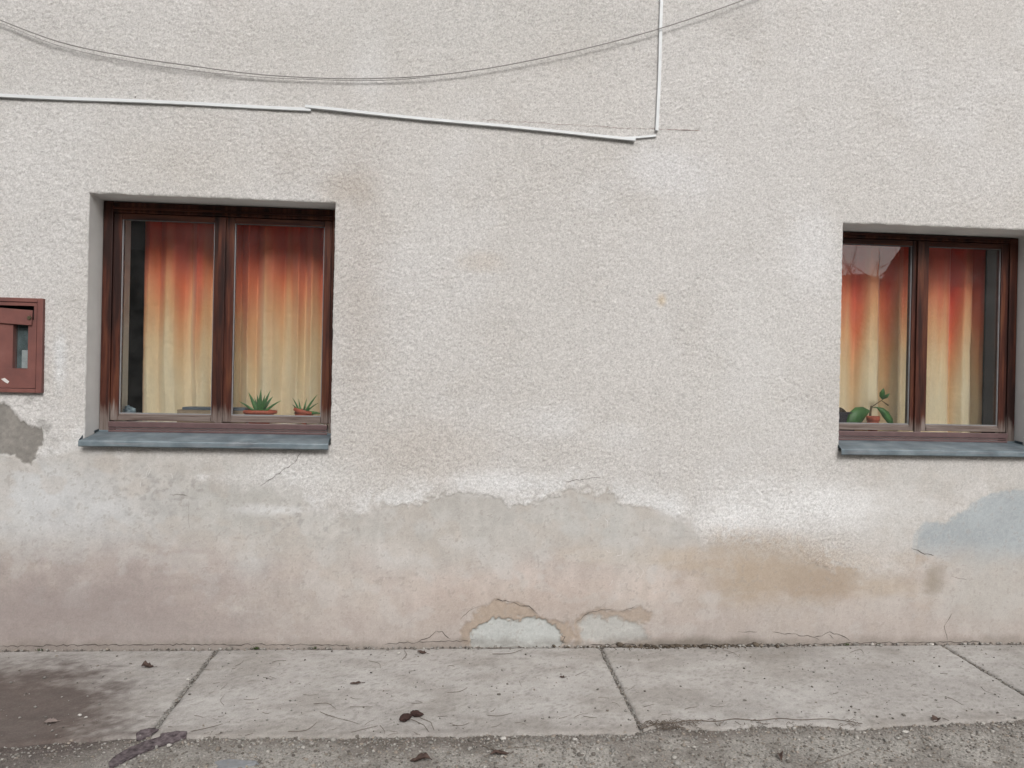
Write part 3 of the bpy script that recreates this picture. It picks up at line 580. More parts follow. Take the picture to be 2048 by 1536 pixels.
# ------------------------------------------------------------------ things on the inner sills
def lathe(bm, c_, prof, n=28, sx=1, sy=1):
    rings = [[bm.verts.new((c_[0]+sx*r*math.cos(2*math.pi*k/n), c_[1]+sy*r*math.sin(2*math.pi*k/n), c_[2]+z)) for k in range(n)] for r, z in prof]
    for i in range(len(rings)-1):
        for k in range(n): bm.faces.new((rings[i][k], rings[i][(k+1) % n], rings[i+1][(k+1) % n], rings[i+1][k]))
    bm.faces.new(rings[0][::-1]); bm.faces.new(rings[-1])
def blade(bm, base, tip, sag, w, n=9):
    base, tip = Vector(base), Vector(tip); ctr = base*.45+tip*.55+Vector(sag); rows = []
    for i in range(n+1):
        t = i/n; p = base*(1-t)**2+ctr*2*t*(1-t)+tip*t*t; tn = ((ctr-base)*(1-t)+(tip-ctr)*t).normalized()
        side = tn.cross(Vector((0, 1, .0))); side = side.normalized() if side.length > .05 else Vector((1, 0, 0)); nn = side.cross(tn).normalized()
        ww = w*.72*(1-t**1.6)*(.75+.6*t*(1-t))+.0006
        rows.append([bm.verts.new(p+side*ww*a+nn*ww*b) for a, b in ((-1, -.25), (-.5, .35), (.5, .35), (1, -.25), (.0, -.05))])
    for i in range(n):
        for k in range(5): bm.faces.new((rows[i][k], rows[i][(k+1) % 5], rows[i+1][(k+1) % 5], rows[i+1][k]))
    bm.faces.new(rows[0]); bm.faces.new(rows[-1])
SLZ = 1.278-.055
def aloe(label, cu, cv, rimu, tips, rx, tiltm, yy):
    b = wp3(cu, cv, yy); t = thing('aloe_plant', label, 'potted plant', (b.x, yy, SLZ), 'potted aloes on the inner sill')
    h = b.z-SLZ-.004; bm = bmesh.new()
    lathe(bm, (b.x, yy, SLZ), [(rx*.55, 0), (rx*.60, .004), (rx*.82, h*.72), (rx*.84, h*.74), (rx*.98, h*.76), (rx, h*.80), (rx, h*.98), (rx*.94, h), (rx*.90, h*.96), (rx*.86, h*.85)], 32, 1, .62)
    if tiltm: bmesh.ops.rotate(bm, verts=bm.verts, cent=(b.x, yy, SLZ+.03), matrix=Matrix.Rotation(tiltm, 3, 'Y'))
    zmin = min(v.co.z for v in bm.verts)
    for v in bm.verts: v.co.z += SLZ-zmin+.0005
    bmo('pot', bm, M_TERRA, t, True)
    bm = bmesh.new(); lathe(bm, (b.x, yy, SLZ+h*.8), [(rx*.80, 0), (rx*.7, .006), (rx*.2, .012)], 20, 1, .6); bmo('soil', bm, M_POTSOIL, t)
    for i, (u, v, w, dy) in enumerate(tips):
        tp = wp3(u, v, yy+dy); bx = b.x+(tp.x-b.x)*.16
        bm = bmesh.new(); blade(bm, (bx, yy+dy*.15, b.z-.022), tp, (0, 0, .012 if abs(tp.x-b.x) > .05 else .0), w); bmo('leaf', bm, M_ALOE, t, True)
aloe('spiky aloe in a wide terracotta bowl standing upright on the inner sill', 519, 819, 0, [(478, 803, .013, -.01), (497, 785, .021, .01), (509, 795, .015, .03), (522, 778, .022, 0), (515, 790, .018, -.03), (541, 781, .017, .01), (546, 793, .018, .03), (563, 801, .013, -.02), (530, 790, .018, -.04)], .105, 0, .335)
aloe('smaller thin-leaved aloe in a tilted terracotta pot at the end of the sill', 604, 820, 0, [(585, 796, .009, -.01), (584, 809, .009, -.03), (597, 798, .010, .02), (614, 796, .009, .03), (635, 789, .011, 0), (637, 806, .008, .02), (645, 828, .020, -.04), (612, 808, .013, -.05), (622, 815, .014, -.04), (600, 812, .012, .04)], .062, math.radians(14), .335)
# cardboard box
p0 = wp3(354, 822, .30); p1 = wp3(489, 820, .30)
bx_ = thing('cardboard_box', 'flat cardboard box with a blue-grey lid lying on the inner sill', 'box', ((p0.x+p1.x)/2, .36, SLZ))
bm = bmesh.new(); box(bm, p0.x, p1.x, .30, .425, SLZ+.0005, SLZ+.078, .002); bmo('carton', bm, M_CARD, bx_)
bm = bmesh.new(); box(bm, p0.x+.03, p1.x+.004, .297, .428, SLZ+.0785, SLZ+.094, .002); bmo('lid', bm, M_BLUETOP, bx_)
# crumpled cloth in the corner of the left sill
q = wp3(259, 815, .36); bm = bmesh.new(); bmesh.ops.create_icosphere(bm, subdivisions=4, radius=1)
for v in bm.verts:
    p = v.co; k = .75+.6*(float(fbm(np.array([p.x*2.2+9]), np.array([p.z*2.2+p.y*2]), 5)[0])-.5)*1.4
    v.co = Vector((q.x+p.x*.046*k, .36+p.y*.03*k, SLZ+.040+p.z*.052*k))
zm = min(v.co.z for v in bm.verts)
for v in bm.verts: v.co.z += SLZ-zm+.0005
tag(bmo('crumpled_cloth', bm, M_CLOTH, None, True), 'small crumpled pale blue cloth in the corner beside the curtain', 'cloth')
# rubber plant and dark planter on the right sill
SRZ = 1.290-.055; yy = .36
b = wp3(1746, 838, yy); rp = thing('rubber_plant', 'young rubber plant with drooping glossy leaves in a small terracotta pot', 'potted plant', (b.x, yy, SRZ))
h = wp3(1746, 832, yy).z-SRZ; bm = bmesh.new(); r0 = .040
lathe(bm, (b.x, yy, SRZ), [(r0*.7, 0), (r0*.72, .003), (r0*.9, h*.66), (r0*.91, h*.68), (r0*1.0, h*.70), (r0*1.04, h*.80), (r0*1.04, h*.96), (r0*.98, h), (r0*.93, h*.94), (r0*.9, h*.84)], 28); bmo('pot', bm, M_TERRA, rp, True)
bm = bmesh.new(); lathe(bm, (b.x, yy, SRZ+h*.8), [(r0*.87, 0), (r0*.8, .008), (r0*.2, .014)], 18); bmo('soil', bm, M_POTSOIL, rp)
def P_(u, v, dy=0): return wp3(u, v, yy+dy)
bm = bmesh.new(); tube(bm, [P_(1740, 836), P_(1741, 824), P_(1743, 812)], [.008, .0075, .007], 8); tube(bm, [P_(1742, 815), P_(1752, 808, -.01), P_(1763, 801, -.015), P_(1768, 797, -.015)], [.003]*4, 6); tube(bm, [P_(1763, 801, -.015), P_(1770, 806, -.02), P_(1777, 811, -.025)], [.003, .003, .005], 6); bmo('stem', bm, M_RUBS, rp, True)
def bleaf(path, widths, fold, name='leaf', par=rp, m=M_RUB):
    bm = bmesh.new(); rows = []; n = len(path)
    for i, p in enumerate(path):
        a, c_ = path[max(i-1, 0)], path[min(i+1, n-1)]; tn = (c_-a).normalized(); side = tn.cross(Vector((0, 1, 0))).normalized(); w = widths[i]
        rows.append([bm.verts.new(p+side*w*s+Vector((0, fold*w*(abs(s)-.3)*(1), 0))) for s in (-1, -.5, 0, .5, 1)])
    fs = []
    for i in range(n-1):
        for k in range(4): fs.append(bm.faces.new((rows[i][k], rows[i][k+1], rows[i+1][k+1], rows[i+1][k])))
    bmesh.ops.recalc_face_normals(bm, faces=bm.faces); bmesh.ops.solidify(bm, geom=fs, thickness=.0012); return bmo(name, bm, m, par, True)
bleaf([P_(1740, 822, -.02), P_(1730, 824, -.04), P_(1720, 829, -.055), P_(1711, 837, -.06), P_(1704, 847, -.06), P_(1698, 858, -.055)], [.003, .034, .052, .052, .036, .006], .35)
bleaf([P_(1745, 815, -.02), P_(1754, 815, -.04), P_(1764, 820, -.055), P_(1773, 829, -.06), P_(1781, 841, -.06), P_(1787, 856, -.055)], [.002, .004, .018, .026, .023, .004], .5)
bleaf([P_(1766, 799, -.015), P_(1766, 792, -.02), P_(1766, 785, -.025), P_(1767, 777, -.03)], [.004, .020, .019, .003], .6)
bleaf([P_(1766, 798, -.015), P_(1773, 793, -.03), P_(1779, 787, -.04)], [.003, .013, .002], .6)
a0 = wp3(1650, 820, yy); a1 = wp3(1703, 820, yy)
pl = thing('planter', 'dark purple plastic planter box half hidden by the window edge', 'planter', ((a0.x+a1.x)/2, yy, SRZ))
bm = bmesh.new(); zt = wp3(1690, 824, yy).z
box(bm, a0.x, a1.x, yy-.045, yy+.05, SRZ+.0005, zt-.012, .004); box(bm, a0.x-.006, a1.x+.006, yy-.051, yy+.056, zt-.0118, zt, .003); bmo('box', bm, M_DKPOT, pl)
bm = bmesh.new(); bmesh.ops.create_icosphere(bm, subdivisions=3, radius=1)
for v in bm.verts:
    p = v.co; v.co = Vector(((a0.x+a1.x)/2-.01+p.x*.060, yy+p.y*.045, zt+.0+max(p.z, -.2)*.022*(1+.5*math.sin(p.x*4))))
bmo('soil', bm, M_POTSOIL, pl)

# ------------------------------------------------------------------ red cabinet
cr, cz1 = wp(92, 598); _, cz0 = wp(92, 786); cl = cr-.52; yw = -.014
cab = thing('meter_cabinet', 'faded red metal cabinet set in the wall with a loose crooked flap', 'cabinet', ((cl+cr)/2, 0, cz0))
bm = bmesh.new(); e = .030; yF = -.030
box(bm, cl, cl+e, yF, .05, cz0, cz1, .003); box(bm, cr-e, cr, yF, .05, cz0, cz1, .003); box(bm, cl+e+.0004, cr-e-.0004, yF+.001, .05, cz1-.022, cz1, .003); box(bm, cl+e+.0004, cr-e-.0004, yF+.001, .05, cz0, cz0+.022, .003)
box(bm, cl+.01, cr-.01, .03, .04, cz0+.01, cz1-.01); bmo('frame', bm, M_RED, cab)
dx0, dx1, dz0, dz1 = cl+e+.003, cr-e-.003, cz0+.025, cz1-.025; yD = yF+.004
gx0 = wp(31, 690)[0]; gx1 = wp(61, 690)[0]; gz1 = wp(45, 640)[1]; gz0 = wp(45, 737)[1]; slz0 = wp(40, 640)[1]; slz1 = wp(40, 612)[1]
sx1 = wp(73, 630)[0]
bm = bmesh.new()      # door with a slot and a glazed opening, butted from pieces
box(bm, dx0, dx1, yD, .02, dz0, gz0); box(bm, dx0, gx0, yD, .02, gz0+.0002, slz0-.012); box(bm, gx1, dx1, yD, .02, gz0+.0002, slz0-.012)
box(bm, dx0, dx1, yD, .02, slz0-.0118, slz0); box(bm, dx0, dx1, yD, .02, slz1, dz1); box(bm, sx1, dx1, yD, .02, slz0+.0002, slz1-.0002); bmo('door', bm, M_RED, cab)
bm = bmesh.new(); box(bm, dx0+.001, sx1-.001, .012, .016, slz0+.001, slz1-.001); bmo('slot', bm, M_BLACK, cab)
bm = bmesh.new(); box(bm, gx0+.001, gx1-.001, .002, .005, gz0+.001, slz0-.0125); bmo('glass', bm, M_GLASS, cab)
bm = bmesh.new(); box(bm, gx0+.001, gx1-.001, .016, .019, gz0+.001, slz0-.0125); bmo('reflection_plate', bm, simple('teal_reflection_paint', (.12, .17, .185), .5, .25, 14), cab)  # plate behind the glass, painted the teal that the glass reflects
mx0, mx1 = wp(42, 700)[0], wp(60, 700)[0]; bm = bmesh.new(); box(bm, mx0, mx1, .007, .0155, gz0+.002, wp(45, 700)[1], .003); bmo('meter', bm, simple('pale_meter_case', (.42, .46, .48), .5, .1, 30), cab)
fl0 = wp(0, 613); 
bm = bmesh.new(); fz1 = wp(73, 622)[1]; fz0 = wp(73, 652)[1]; box(bm, dx0+.002, sx1-.004, yD-.011, yD-.003, fz0, fz1, .002)
bmesh.ops.rotate(bm, verts=bm.verts, cent=(sx1-.004, yD, (fz0+fz1)/2), matrix=Matrix.Rotation(math.radians(3.2), 3, 'Y'))
flap = bmo('flap', bm, M_RED, cab)
lx, lz = wp(61, 636, yD); bm = bmesh.new(); bmesh.ops.create_cone(bm, cap_ends=True, segments=20, radius1=.012, radius2=.010, depth=.006, matrix=Matrix.Translation((lx, yD-.0137, lz)) @ Matrix.Rotation(math.pi/2, 4, 'X'))
bmo('lock', bm, M_BRASS, flap)
bm = bmesh.new(); ch_ = [wp(*p) for p in ((8, 758), (15, 756), (24, 763), (21, 767), (14, 763))]; va = [bm.verts.new((x, yD-.002, z)) for x, z in ch_]; vb = [bm.verts.new((x, yD+.001, z)) for x, z in ch_]; bm.faces.new(va); bm.faces.new(vb[::-1]); [bm.faces.new((va[k], va[(k+1) % 5], vb[(k+1) % 5], vb[k])) for k in range(5)]; bmo('paint_chip', bm, M_CHIP, cab)

# ------------------------------------------------------------------ cable trunking and wire on the wall, with a strand along the wire shadow
def trunk(name, label, a, b, w, dep, y_off, cap=True):
    A = Vector(wp(*a)); B = Vector(wp(*b)); L = (B-A).length; ang = math.atan2(B.y-A.y, B.x-A.x)
    bm = bmesh.new(); n = max(2, int(L/.12)); prof = [(-w/2, 0), (-w/2, dep*.72), (-w/2*.86, dep), (w/2*.86, dep), (w/2, dep*.72), (w/2, 0)]
    rows = []
    for i in range(n+1):
        t = i/n; p = A.lerp(B, t); sag = .0022*math.sin(t*9+L); dirn = Vector((-math.sin(ang), math.cos(ang)))
        rows.append([bm.verts.new((p.x+dirn.x*(s+sag), -y_off-dd_-.0015*math.sin(t*14), p.y+dirn.y*(s+sag))) for s, dd_ in prof])
    for i in range(n):
        for k in range(6): bm.faces.new((rows[i][k], rows[i][(k+1) % 6], rows[i+1][(k+1) % 6], rows[i+1][k]))
    bm.faces.new(rows[0]); bm.faces.new(rows[-1][::-1])
    return tag(bmo(name, bm, M_PVC), label, 'cable trunking', 'white trunking on the wall')
A0 = wp(0, 190); A1 = wp(622, 221)
trunk('cable_trunking', 'longest nearly level white trunking strip running towards the red cabinet side', (-160, 185), (623, 220.5), .019, .014, .007)
trunk('cable_trunking', 'sloping white trunking strip overlapping the end of the level strip', (612, 216), (1269, 281), .017, .014, .0135)
trunk('cable_trunking', 'short white trunking stub between sloping strip and upright strip', (1238, 277.5), (1311, 273), .012, .009, .006)
trunk('cable_trunking', 'upright white trunking strip crossed by the hanging wire', (1327, -120), (1312.5, 263), .019, .014, .008)
bm = bmesh.new(); p = wp(274, 197); bmesh.ops.create_icosphere(bm, subdivisions=1, radius=.004, matrix=Matrix.Translation((p[0], -.022, p[1])))
tag(bmo('nail', bm, M_CRACK), 'tiny dark nail head on the level trunking strip', 'nail')
def smooth(pts, k=6):
    out = []
    for i in range(len(pts)-1):
        p0, p1, p2, p3 = (np.array(pts[max(min(j, len(pts)-1), 0)], float) for j in (i-1, i, i+1, i+2))
        for q in range(k):
            t = q/k; out.append(.5*((2*p1)+(-p0+p2)*t+(2*p0-5*p1+4*p2-p3)*t*t+(-p0+3*p1-3*p2+p3)*t**3))
    out.append(np.array(pts[-1], float)); return out
WPX = [(-260, -75), (-120, -10), (0, 40), (120, 84), (250, 112), (400, 134), (520, 149), (640, 156), (740, 157), (850, 152), (960, 139), (1080, 117), (1200, 90), (1320, 57), (1420, 24), (1500, -5), (1600, -45), (1760, -120)]
bm = bmesh.new(); tube(bm, [wp3(u, v, -.034) for u, v in smooth(WPX)], .0031, 6)
tag(bmo('hanging_strand', bm, M_WIRE, None, True), 'dark grey wire sagging in a long curve in front of the wall', 'wire')
W2 = [(-260, -62), (-120, 1), (0, 46), (120, 92), (250, 121), (400, 143), (520, 154), (600, 158), (700, 161), (780, 160), (860, 154)]
bm = bmesh.new(); tube(bm, [wp3(u, v, -.026) for u, v in smooth(W2)], .0016, 5)  # thin strand added where the shadow of the main wire runs
tag(bmo('hanging_strand', bm, M_WIRE, None, True), 'thin strand along the shadow line just below the sagging wire', 'wire')

# ================================================================== GROUND LITTER
ICO = None
def ico():
    bm = bmesh.new(); bmesh.ops.create_icosphere(bm, subdivisions=1, radius=1); v = np.array([x.co[:] for x in bm.verts]); f = np.array([[q.index for q in p.verts] for p in bm.faces]); bm.free(); return v, f
IV, IF = ico()
def stones(name, xy, size, zf, cols, m, sink=.25):
    n = len(xy); r = np.random.default_rng(5+n)
    sc = size[:, None, None]*np.stack([r.uniform(.7, 1.3, n), r.uniform(.7, 1.3, n), r.uniform(.45, .85, n)], 1)[:, None, :]
    P = IV[None]*sc*(1+.22*r.standard_normal((n, len(IV), 1))); a = r.uniform(0, 6.28, n)[:, None]
    px = P[..., 0]*np.cos(a)-P[..., 1]*np.sin(a); py = P[..., 0]*np.sin(a)+P[..., 1]*np.cos(a)
    z = zf(xy[:, 0], xy[:, 1])+size*(.6-sink)
    V_ = np.stack([px+xy[:, 0:1], py+xy[:, 1:2], P[..., 2]+z[:, None]], -1).reshape(-1, 3)
    F_ = (IF[None]+np.arange(n)[:, None, None]*len(IV)).reshape(-1, 3)
    C_ = np.repeat(cols, len(IV), 0); o = link(name, np_mesh(name, V_, F_, C_, False), m); o['kind'] = 'stuff'; return o
def stone_cols(n, r):
    base = np.array([(.31, .30, .28), (.27, .26, .24), (.20, .185, .165), (.36, .345, .32), (.16, .145, .13), (.28, .245, .21)]); return base[r.integers(0, len(base), n)]*r.uniform(.75, 1.2, (n, 1))
r = np.random.default_rng(3)
n = 30000; gx = r.uniform(-2.6, 3.8, n); gy = front(gx)+.015-np.abs(r.uniform(0, 1, n))**1.4*.75
dens = fbm(gx*5, gy*5, 4); k = r.uniform(0, 1, n) < np.where(poly_sd(gx, gy, DAMP) < .05, .35, .55+.8*(dens-.3)); xy = np.stack([gx, gy], 1)[k]
stones('gravel', xy, r.gamma(2.4, .0011, k.sum())+.0014, gz, stone_cols(k.sum(), r), M_STONE)
# gravel packed in the slab joints
J = []
for jx in JX[1:4]:
    m_ = 420; J.append(np.stack([jx+r.normal(0, .0055, m_), r.uniform(-1.02, -.01, m_)], 1))
J = np.concatenate(J); stones('joint_gravel', J, r.uniform(.003, .0065, len(J)), lambda x, y: slab_z(y)-.008, stone_cols(len(J), r)*.75, M_STONE)
# loose grit on the slabs and crumbs along the wall foot
n = 900; g = np.stack([r.uniform(-2.6, 3.7, n), -.02-r.beta(1.1, .9, n)*.96], 1); stones('loose_grit', g, r.gamma(2.2, .0010, n)+.0008, lambda x, y: slab_z(y)+.001, stone_cols(n, r)*.85, M_STONE)
n = 900; g = np.stack([r.uniform(-2.6, 3.7, n), -.004-np.abs(r.normal(0, .016, n))], 1); stones('plaster_crumbs', g, r.gamma(2.2, .0016, n)+.001, lambda x, y: slab_z(y)+.000, stone_cols(n, r)*1.0, M_STONE)
n = 500; g = np.stack([r.normal(1.35, .28, n), -.006-np.abs(r.normal(0, .02, n))], 1); stones('soil_crumbs', g, r.gamma(2.2, .0018, n)+.001, lambda x, y: slab_z(y)+.000, np.array([(.11, .09, .07)])*r.uniform(.6, 1.3, (n, 1)), M_STONE)

def pick(u, v): 
    x, y = gp(u, v); sl_ = True
    if y < front(x): x, y = gp(u, v, -.011); sl_ = False
    return x, y, (slab_z(y)+.001 if sl_ else float(gz(np.array([x]), np.array([y]))[0])+.003)
# larger pale pebbles
for i, (u, v, s, what) in enumerate(((1006, 1481, .012, 'round white pebble at the slab edge beside the wide joint'), (784, 1473, .007, 'small white pebble on soil under the two seed pods'), (1150, 1481, .008, 'pinkish white pebble on the gravel before the centre slab'), (160, 1432, .008, 'pale pebble on the dark damp slab'), (172, 1436, .006, 'tiny pale pebble close to another on the damp slab'), (338, 1494, .010, 'pale pebble beside the long bark strip'), (797, 1308, .008, 'white plaster crumb on the slab next to a leaf'), (465, 1293, .012, 'white plaster lump at the wall foot above a slab joint'), (1810, 1467, .010, 'pale pebble in front of the far slab edge'), (376, 1361, .009, 'pale stone sitting in the slab joint'))):
    x, y, z = pick(u, v); bm = bmesh.new(); bmesh.ops.create_icosphere(bm, subdivisions=2, radius=1); q = random.Random(i)
    for vv in bm.verts:
        p = vv.co; kk = 1+.25*math.sin(p.x*3+i)*math.cos(p.y*2.5+i*2); vv.co = Vector((x+p.x*s*1.2*kk, y+p.y*s*.9*kk, z+s*.45+p.z*s*.62*kk))
    tag(bmo('pebble', bm, simple('pale_pebble_%d' % i, (.52, .50, .47), .9, .12, 60), None, True), what, 'pebble')
x, y, z = pick(468, 1529); bm = bmesh.new(); vs = []
for k in range(14):
    a = 2*math.pi*k/14; rr = 1+.2*math.sin(3*a+1)+.1*math.sin(5*a); vs.append(bm.verts.new((x+.085*rr*math.cos(a), y+.035*rr*math.sin(a), z-.004)))
f = bm.faces.new(vs); ex = bmesh.ops.extrude_face_region(bm, geom=[f]); top = [g_ for g_ in ex['geom'] if isinstance(g_, bmesh.types.BMVert)]
for v_ in top: v_.co = Vector((x+(v_.co.x-x)*.9, y+(v_.co.y-y)*.9, z+.005))
tag(bmo('flat_stone', bm, simple('bluish_flat_stone', (.25, .26, .275), .8, .15, 25, bmp=.3)), 'flat bluish grey stone sunk in the gravel by the bark', 'stone')

# bark strips
def bark(label, outline, hgt, curl, seed):
    P = [gp(u, v) for u, v in outline]; cx_ = sum(p[0] for p in P)/len(P); cy_ = sum(p[1] for p in P)/len(P); bm = bmesh.new(); q = random.Random(seed)
    D = []
    for a, b in zip(P, P[1:]+P[:1]):
        for k in range(5): t = k/5; D.append((a[0]+(b[0]-a[0])*t+q.uniform(-.002, .002), a[1]+(b[1]-a[1])*t+q.uniform(-.002, .002)))
    lo = []; hi = []; mid = []
    for x, y in D:
        g_ = (slab_z(y)+.002) if y > front(x) else slab_z(y)-.010
        lo.append(bm.verts.new((x, y, g_))); hi.append(bm.verts.new((x, y, g_+hgt*q.uniform(.85, 1.1))))
        mx_, my_ = x+(cx_-x)*.35*0+0, y+( (P[0][1]+P[len(P)//2][1])/2-y)*0
    n_ = len(D)
    for k in range(n_): bm.faces.new((lo[k], lo[(k+1) % n_], hi[(k+1) % n_], hi[k]))
    bm.faces.new(lo[::-1]); r_ = bmesh.ops.triangulate(bm, faces=[bm.faces.new(hi)])
    bmesh.ops.subdivide_edges(bm, edges=list({e_ for f_ in r_['faces'] for e_ in f_.edges if len(e_.link_faces) == 2 and not any(len({lf.normal.z > .5 for lf in e_.link_faces}) == 2 for _ in (0,)) and e_.calc_length() > .02}), cuts=2)
    for v_ in bm.verts:
        if v_ not in lo and v_ not in hi: v_.co.z += curl*q.uniform(.3, 1)
    return tag(bmo('bark_strip', bm, M_BARK), label, 'bark', 'bark strips on the pavement edge')
bark('long tapering dark bark strip lying across the slab edge', [(219, 1531), (218, 1521), (232, 1508), (258, 1494), (290, 1480), (325, 1470), (352, 1466), (374, 1466), (372, 1473), (345, 1482), (312, 1492), (280, 1505), (250, 1520), (228, 1531)], .006, .0015, 1)
bark('short dark bark piece at the foot of the slab joint', [(271, 1470), (282, 1463), (300, 1459), (318, 1461), (310, 1467), (292, 1475), (274, 1478)], .005, .0015, 2)

# dead leaves
def dleaf(label, u, v, L, W_, rot, seed, curl=.5, group='dead leaves on the ground'):
    x, y, z = pick(u, v); q = random.Random(seed); bm = bmesh.new(); n = 9; rows = []
    for i in range(n+1):
        t = i/n; w = W_*math.sin(math.pi*min(t*1.02+.02, .99))**.8*(1+.3*q.uniform(-1, 1)); row = []
        for s in (-1, -.5, 0, .5, 1): row.append(Vector((L*(t-.5), w*s*(1-.3*curl), abs(s)**1.5*w*curl+L*.14*curl*math.sin(t*5+seed)+.003+q.uniform(0, .002))))
        rows.append(row)
    R_ = Matrix.Rotation(rot, 3, 'Z'); mn = min(p.z for rw in rows for p in rw); vs = [[bm.verts.new(R_ @ (p-Vector((0, 0, mn)))+Vector((x, y, z+.0015))) for p in rw] for rw in rows]; fs = []
    for i in range(n):
        for k in range(4): fs.append(bm.faces.new((vs[i][k], vs[i][k+1], vs[i+1][k+1], vs[i+1][k])))
    bmesh.ops.recalc_face_normals(bm, faces=bm.faces); bmesh.ops.solidify(bm, geom=fs, thickness=.0008)
    tube(bm, [R_ @ Vector((L*.5, 0, .004))+Vector((x, y, z)), R_ @ Vector((L*.75, .004, .003))+Vector((x, y, z))], .0012, 5)
    return tag(bmo('dead_leaf', bm, M_DLEAF, None, True), label, 'leaf', group)
dleaf('curled brown leaf on the slab beside the damp dark stain', 295, 1337, .060, .026, .3, 1, .8)
dleaf('small brown leaf on the centre slab close to the wall', 844, 1308, .055, .018, -.3, 2, .7)
dleaf('dark leaf lying on the front edge of the slab past the wide joint', 1872, 1446, .050, .024, .6, 3, .8)
dleaf('dark curled leaf on the gravel in front of the seed pods', 842, 1527, .095, .024, -.2, 4, .7)
dleaf('dark upright leaf scrap on gravel in front of the slab past the wide joint', 1560, 1518, .050, .014, 1.4, 5, .9)
dleaf('pale grey dead leaf pressed on the damp dark slab', 102, 1445, .055, .024, .2, 6, .2).data.materials[0] = simple('grey_leaf', (.27, .22, .20), .9, .15, 40)
dleaf('blackish leaf scraps on gravel beneath the centre slab', 1000, 1514, .09, .018, .35, 7, .6)
dleaf('small dark leaf crumb on the centre slab near the wide joint', 1125, 1356, .030, .010, .1, 8, .6); dleaf('dark leaf scrap on the middle of the centre slab', 712, 1368, .06, .014, .15, 9, .3)
# seed pods
for i, (u, v, L, rot, lab) in enumerate(((812, 1442, .075, .7, 'dark knobbly seed pod, the lower-lying one of a pair with long stalks'), (834, 1434, .068, -.35, 'dark crumpled seed pod lying against its twin on the slab'))):
    x, y, z = pick(u, v); t = thing('seed_pod', lab, 'seed pod', (x, y, z), 'seed pods on the centre slab'); bm = bmesh.new(); bmesh.ops.create_icosphere(bm, subdivisions=3, radius=1); R_ = Matrix.Rotation(rot, 3, 'Z')
    for vv in bm.verts:
        p = vv.co; kk = (1+.38*math.sin(p.x*17+i)*math.cos(math.atan2(p.z, p.y)*5+p.x*9))*(1-.45*max(p.x, 0)); vv.co = R_ @ Vector((p.x*L*.5, p.y*L*.22*kk, p.z*L*.2*kk)) + Vector((x, y, z+L*.22))
    bmo('pod', bm, M_POD, t, True)
    bm = bmesh.new(); pts = [pick(*p) for p in (((832, 1444), (848, 1452), (858, 1466)), ((842, 1438), (862, 1446), (868, 1462)))[i]]; tube(bm, [(x, y, z+L*.2)]+[(a, b_, c_+.003) for a, b_, c_ in pts], .0013, 5); bmo('stalk', bm, M_TWIG, t)

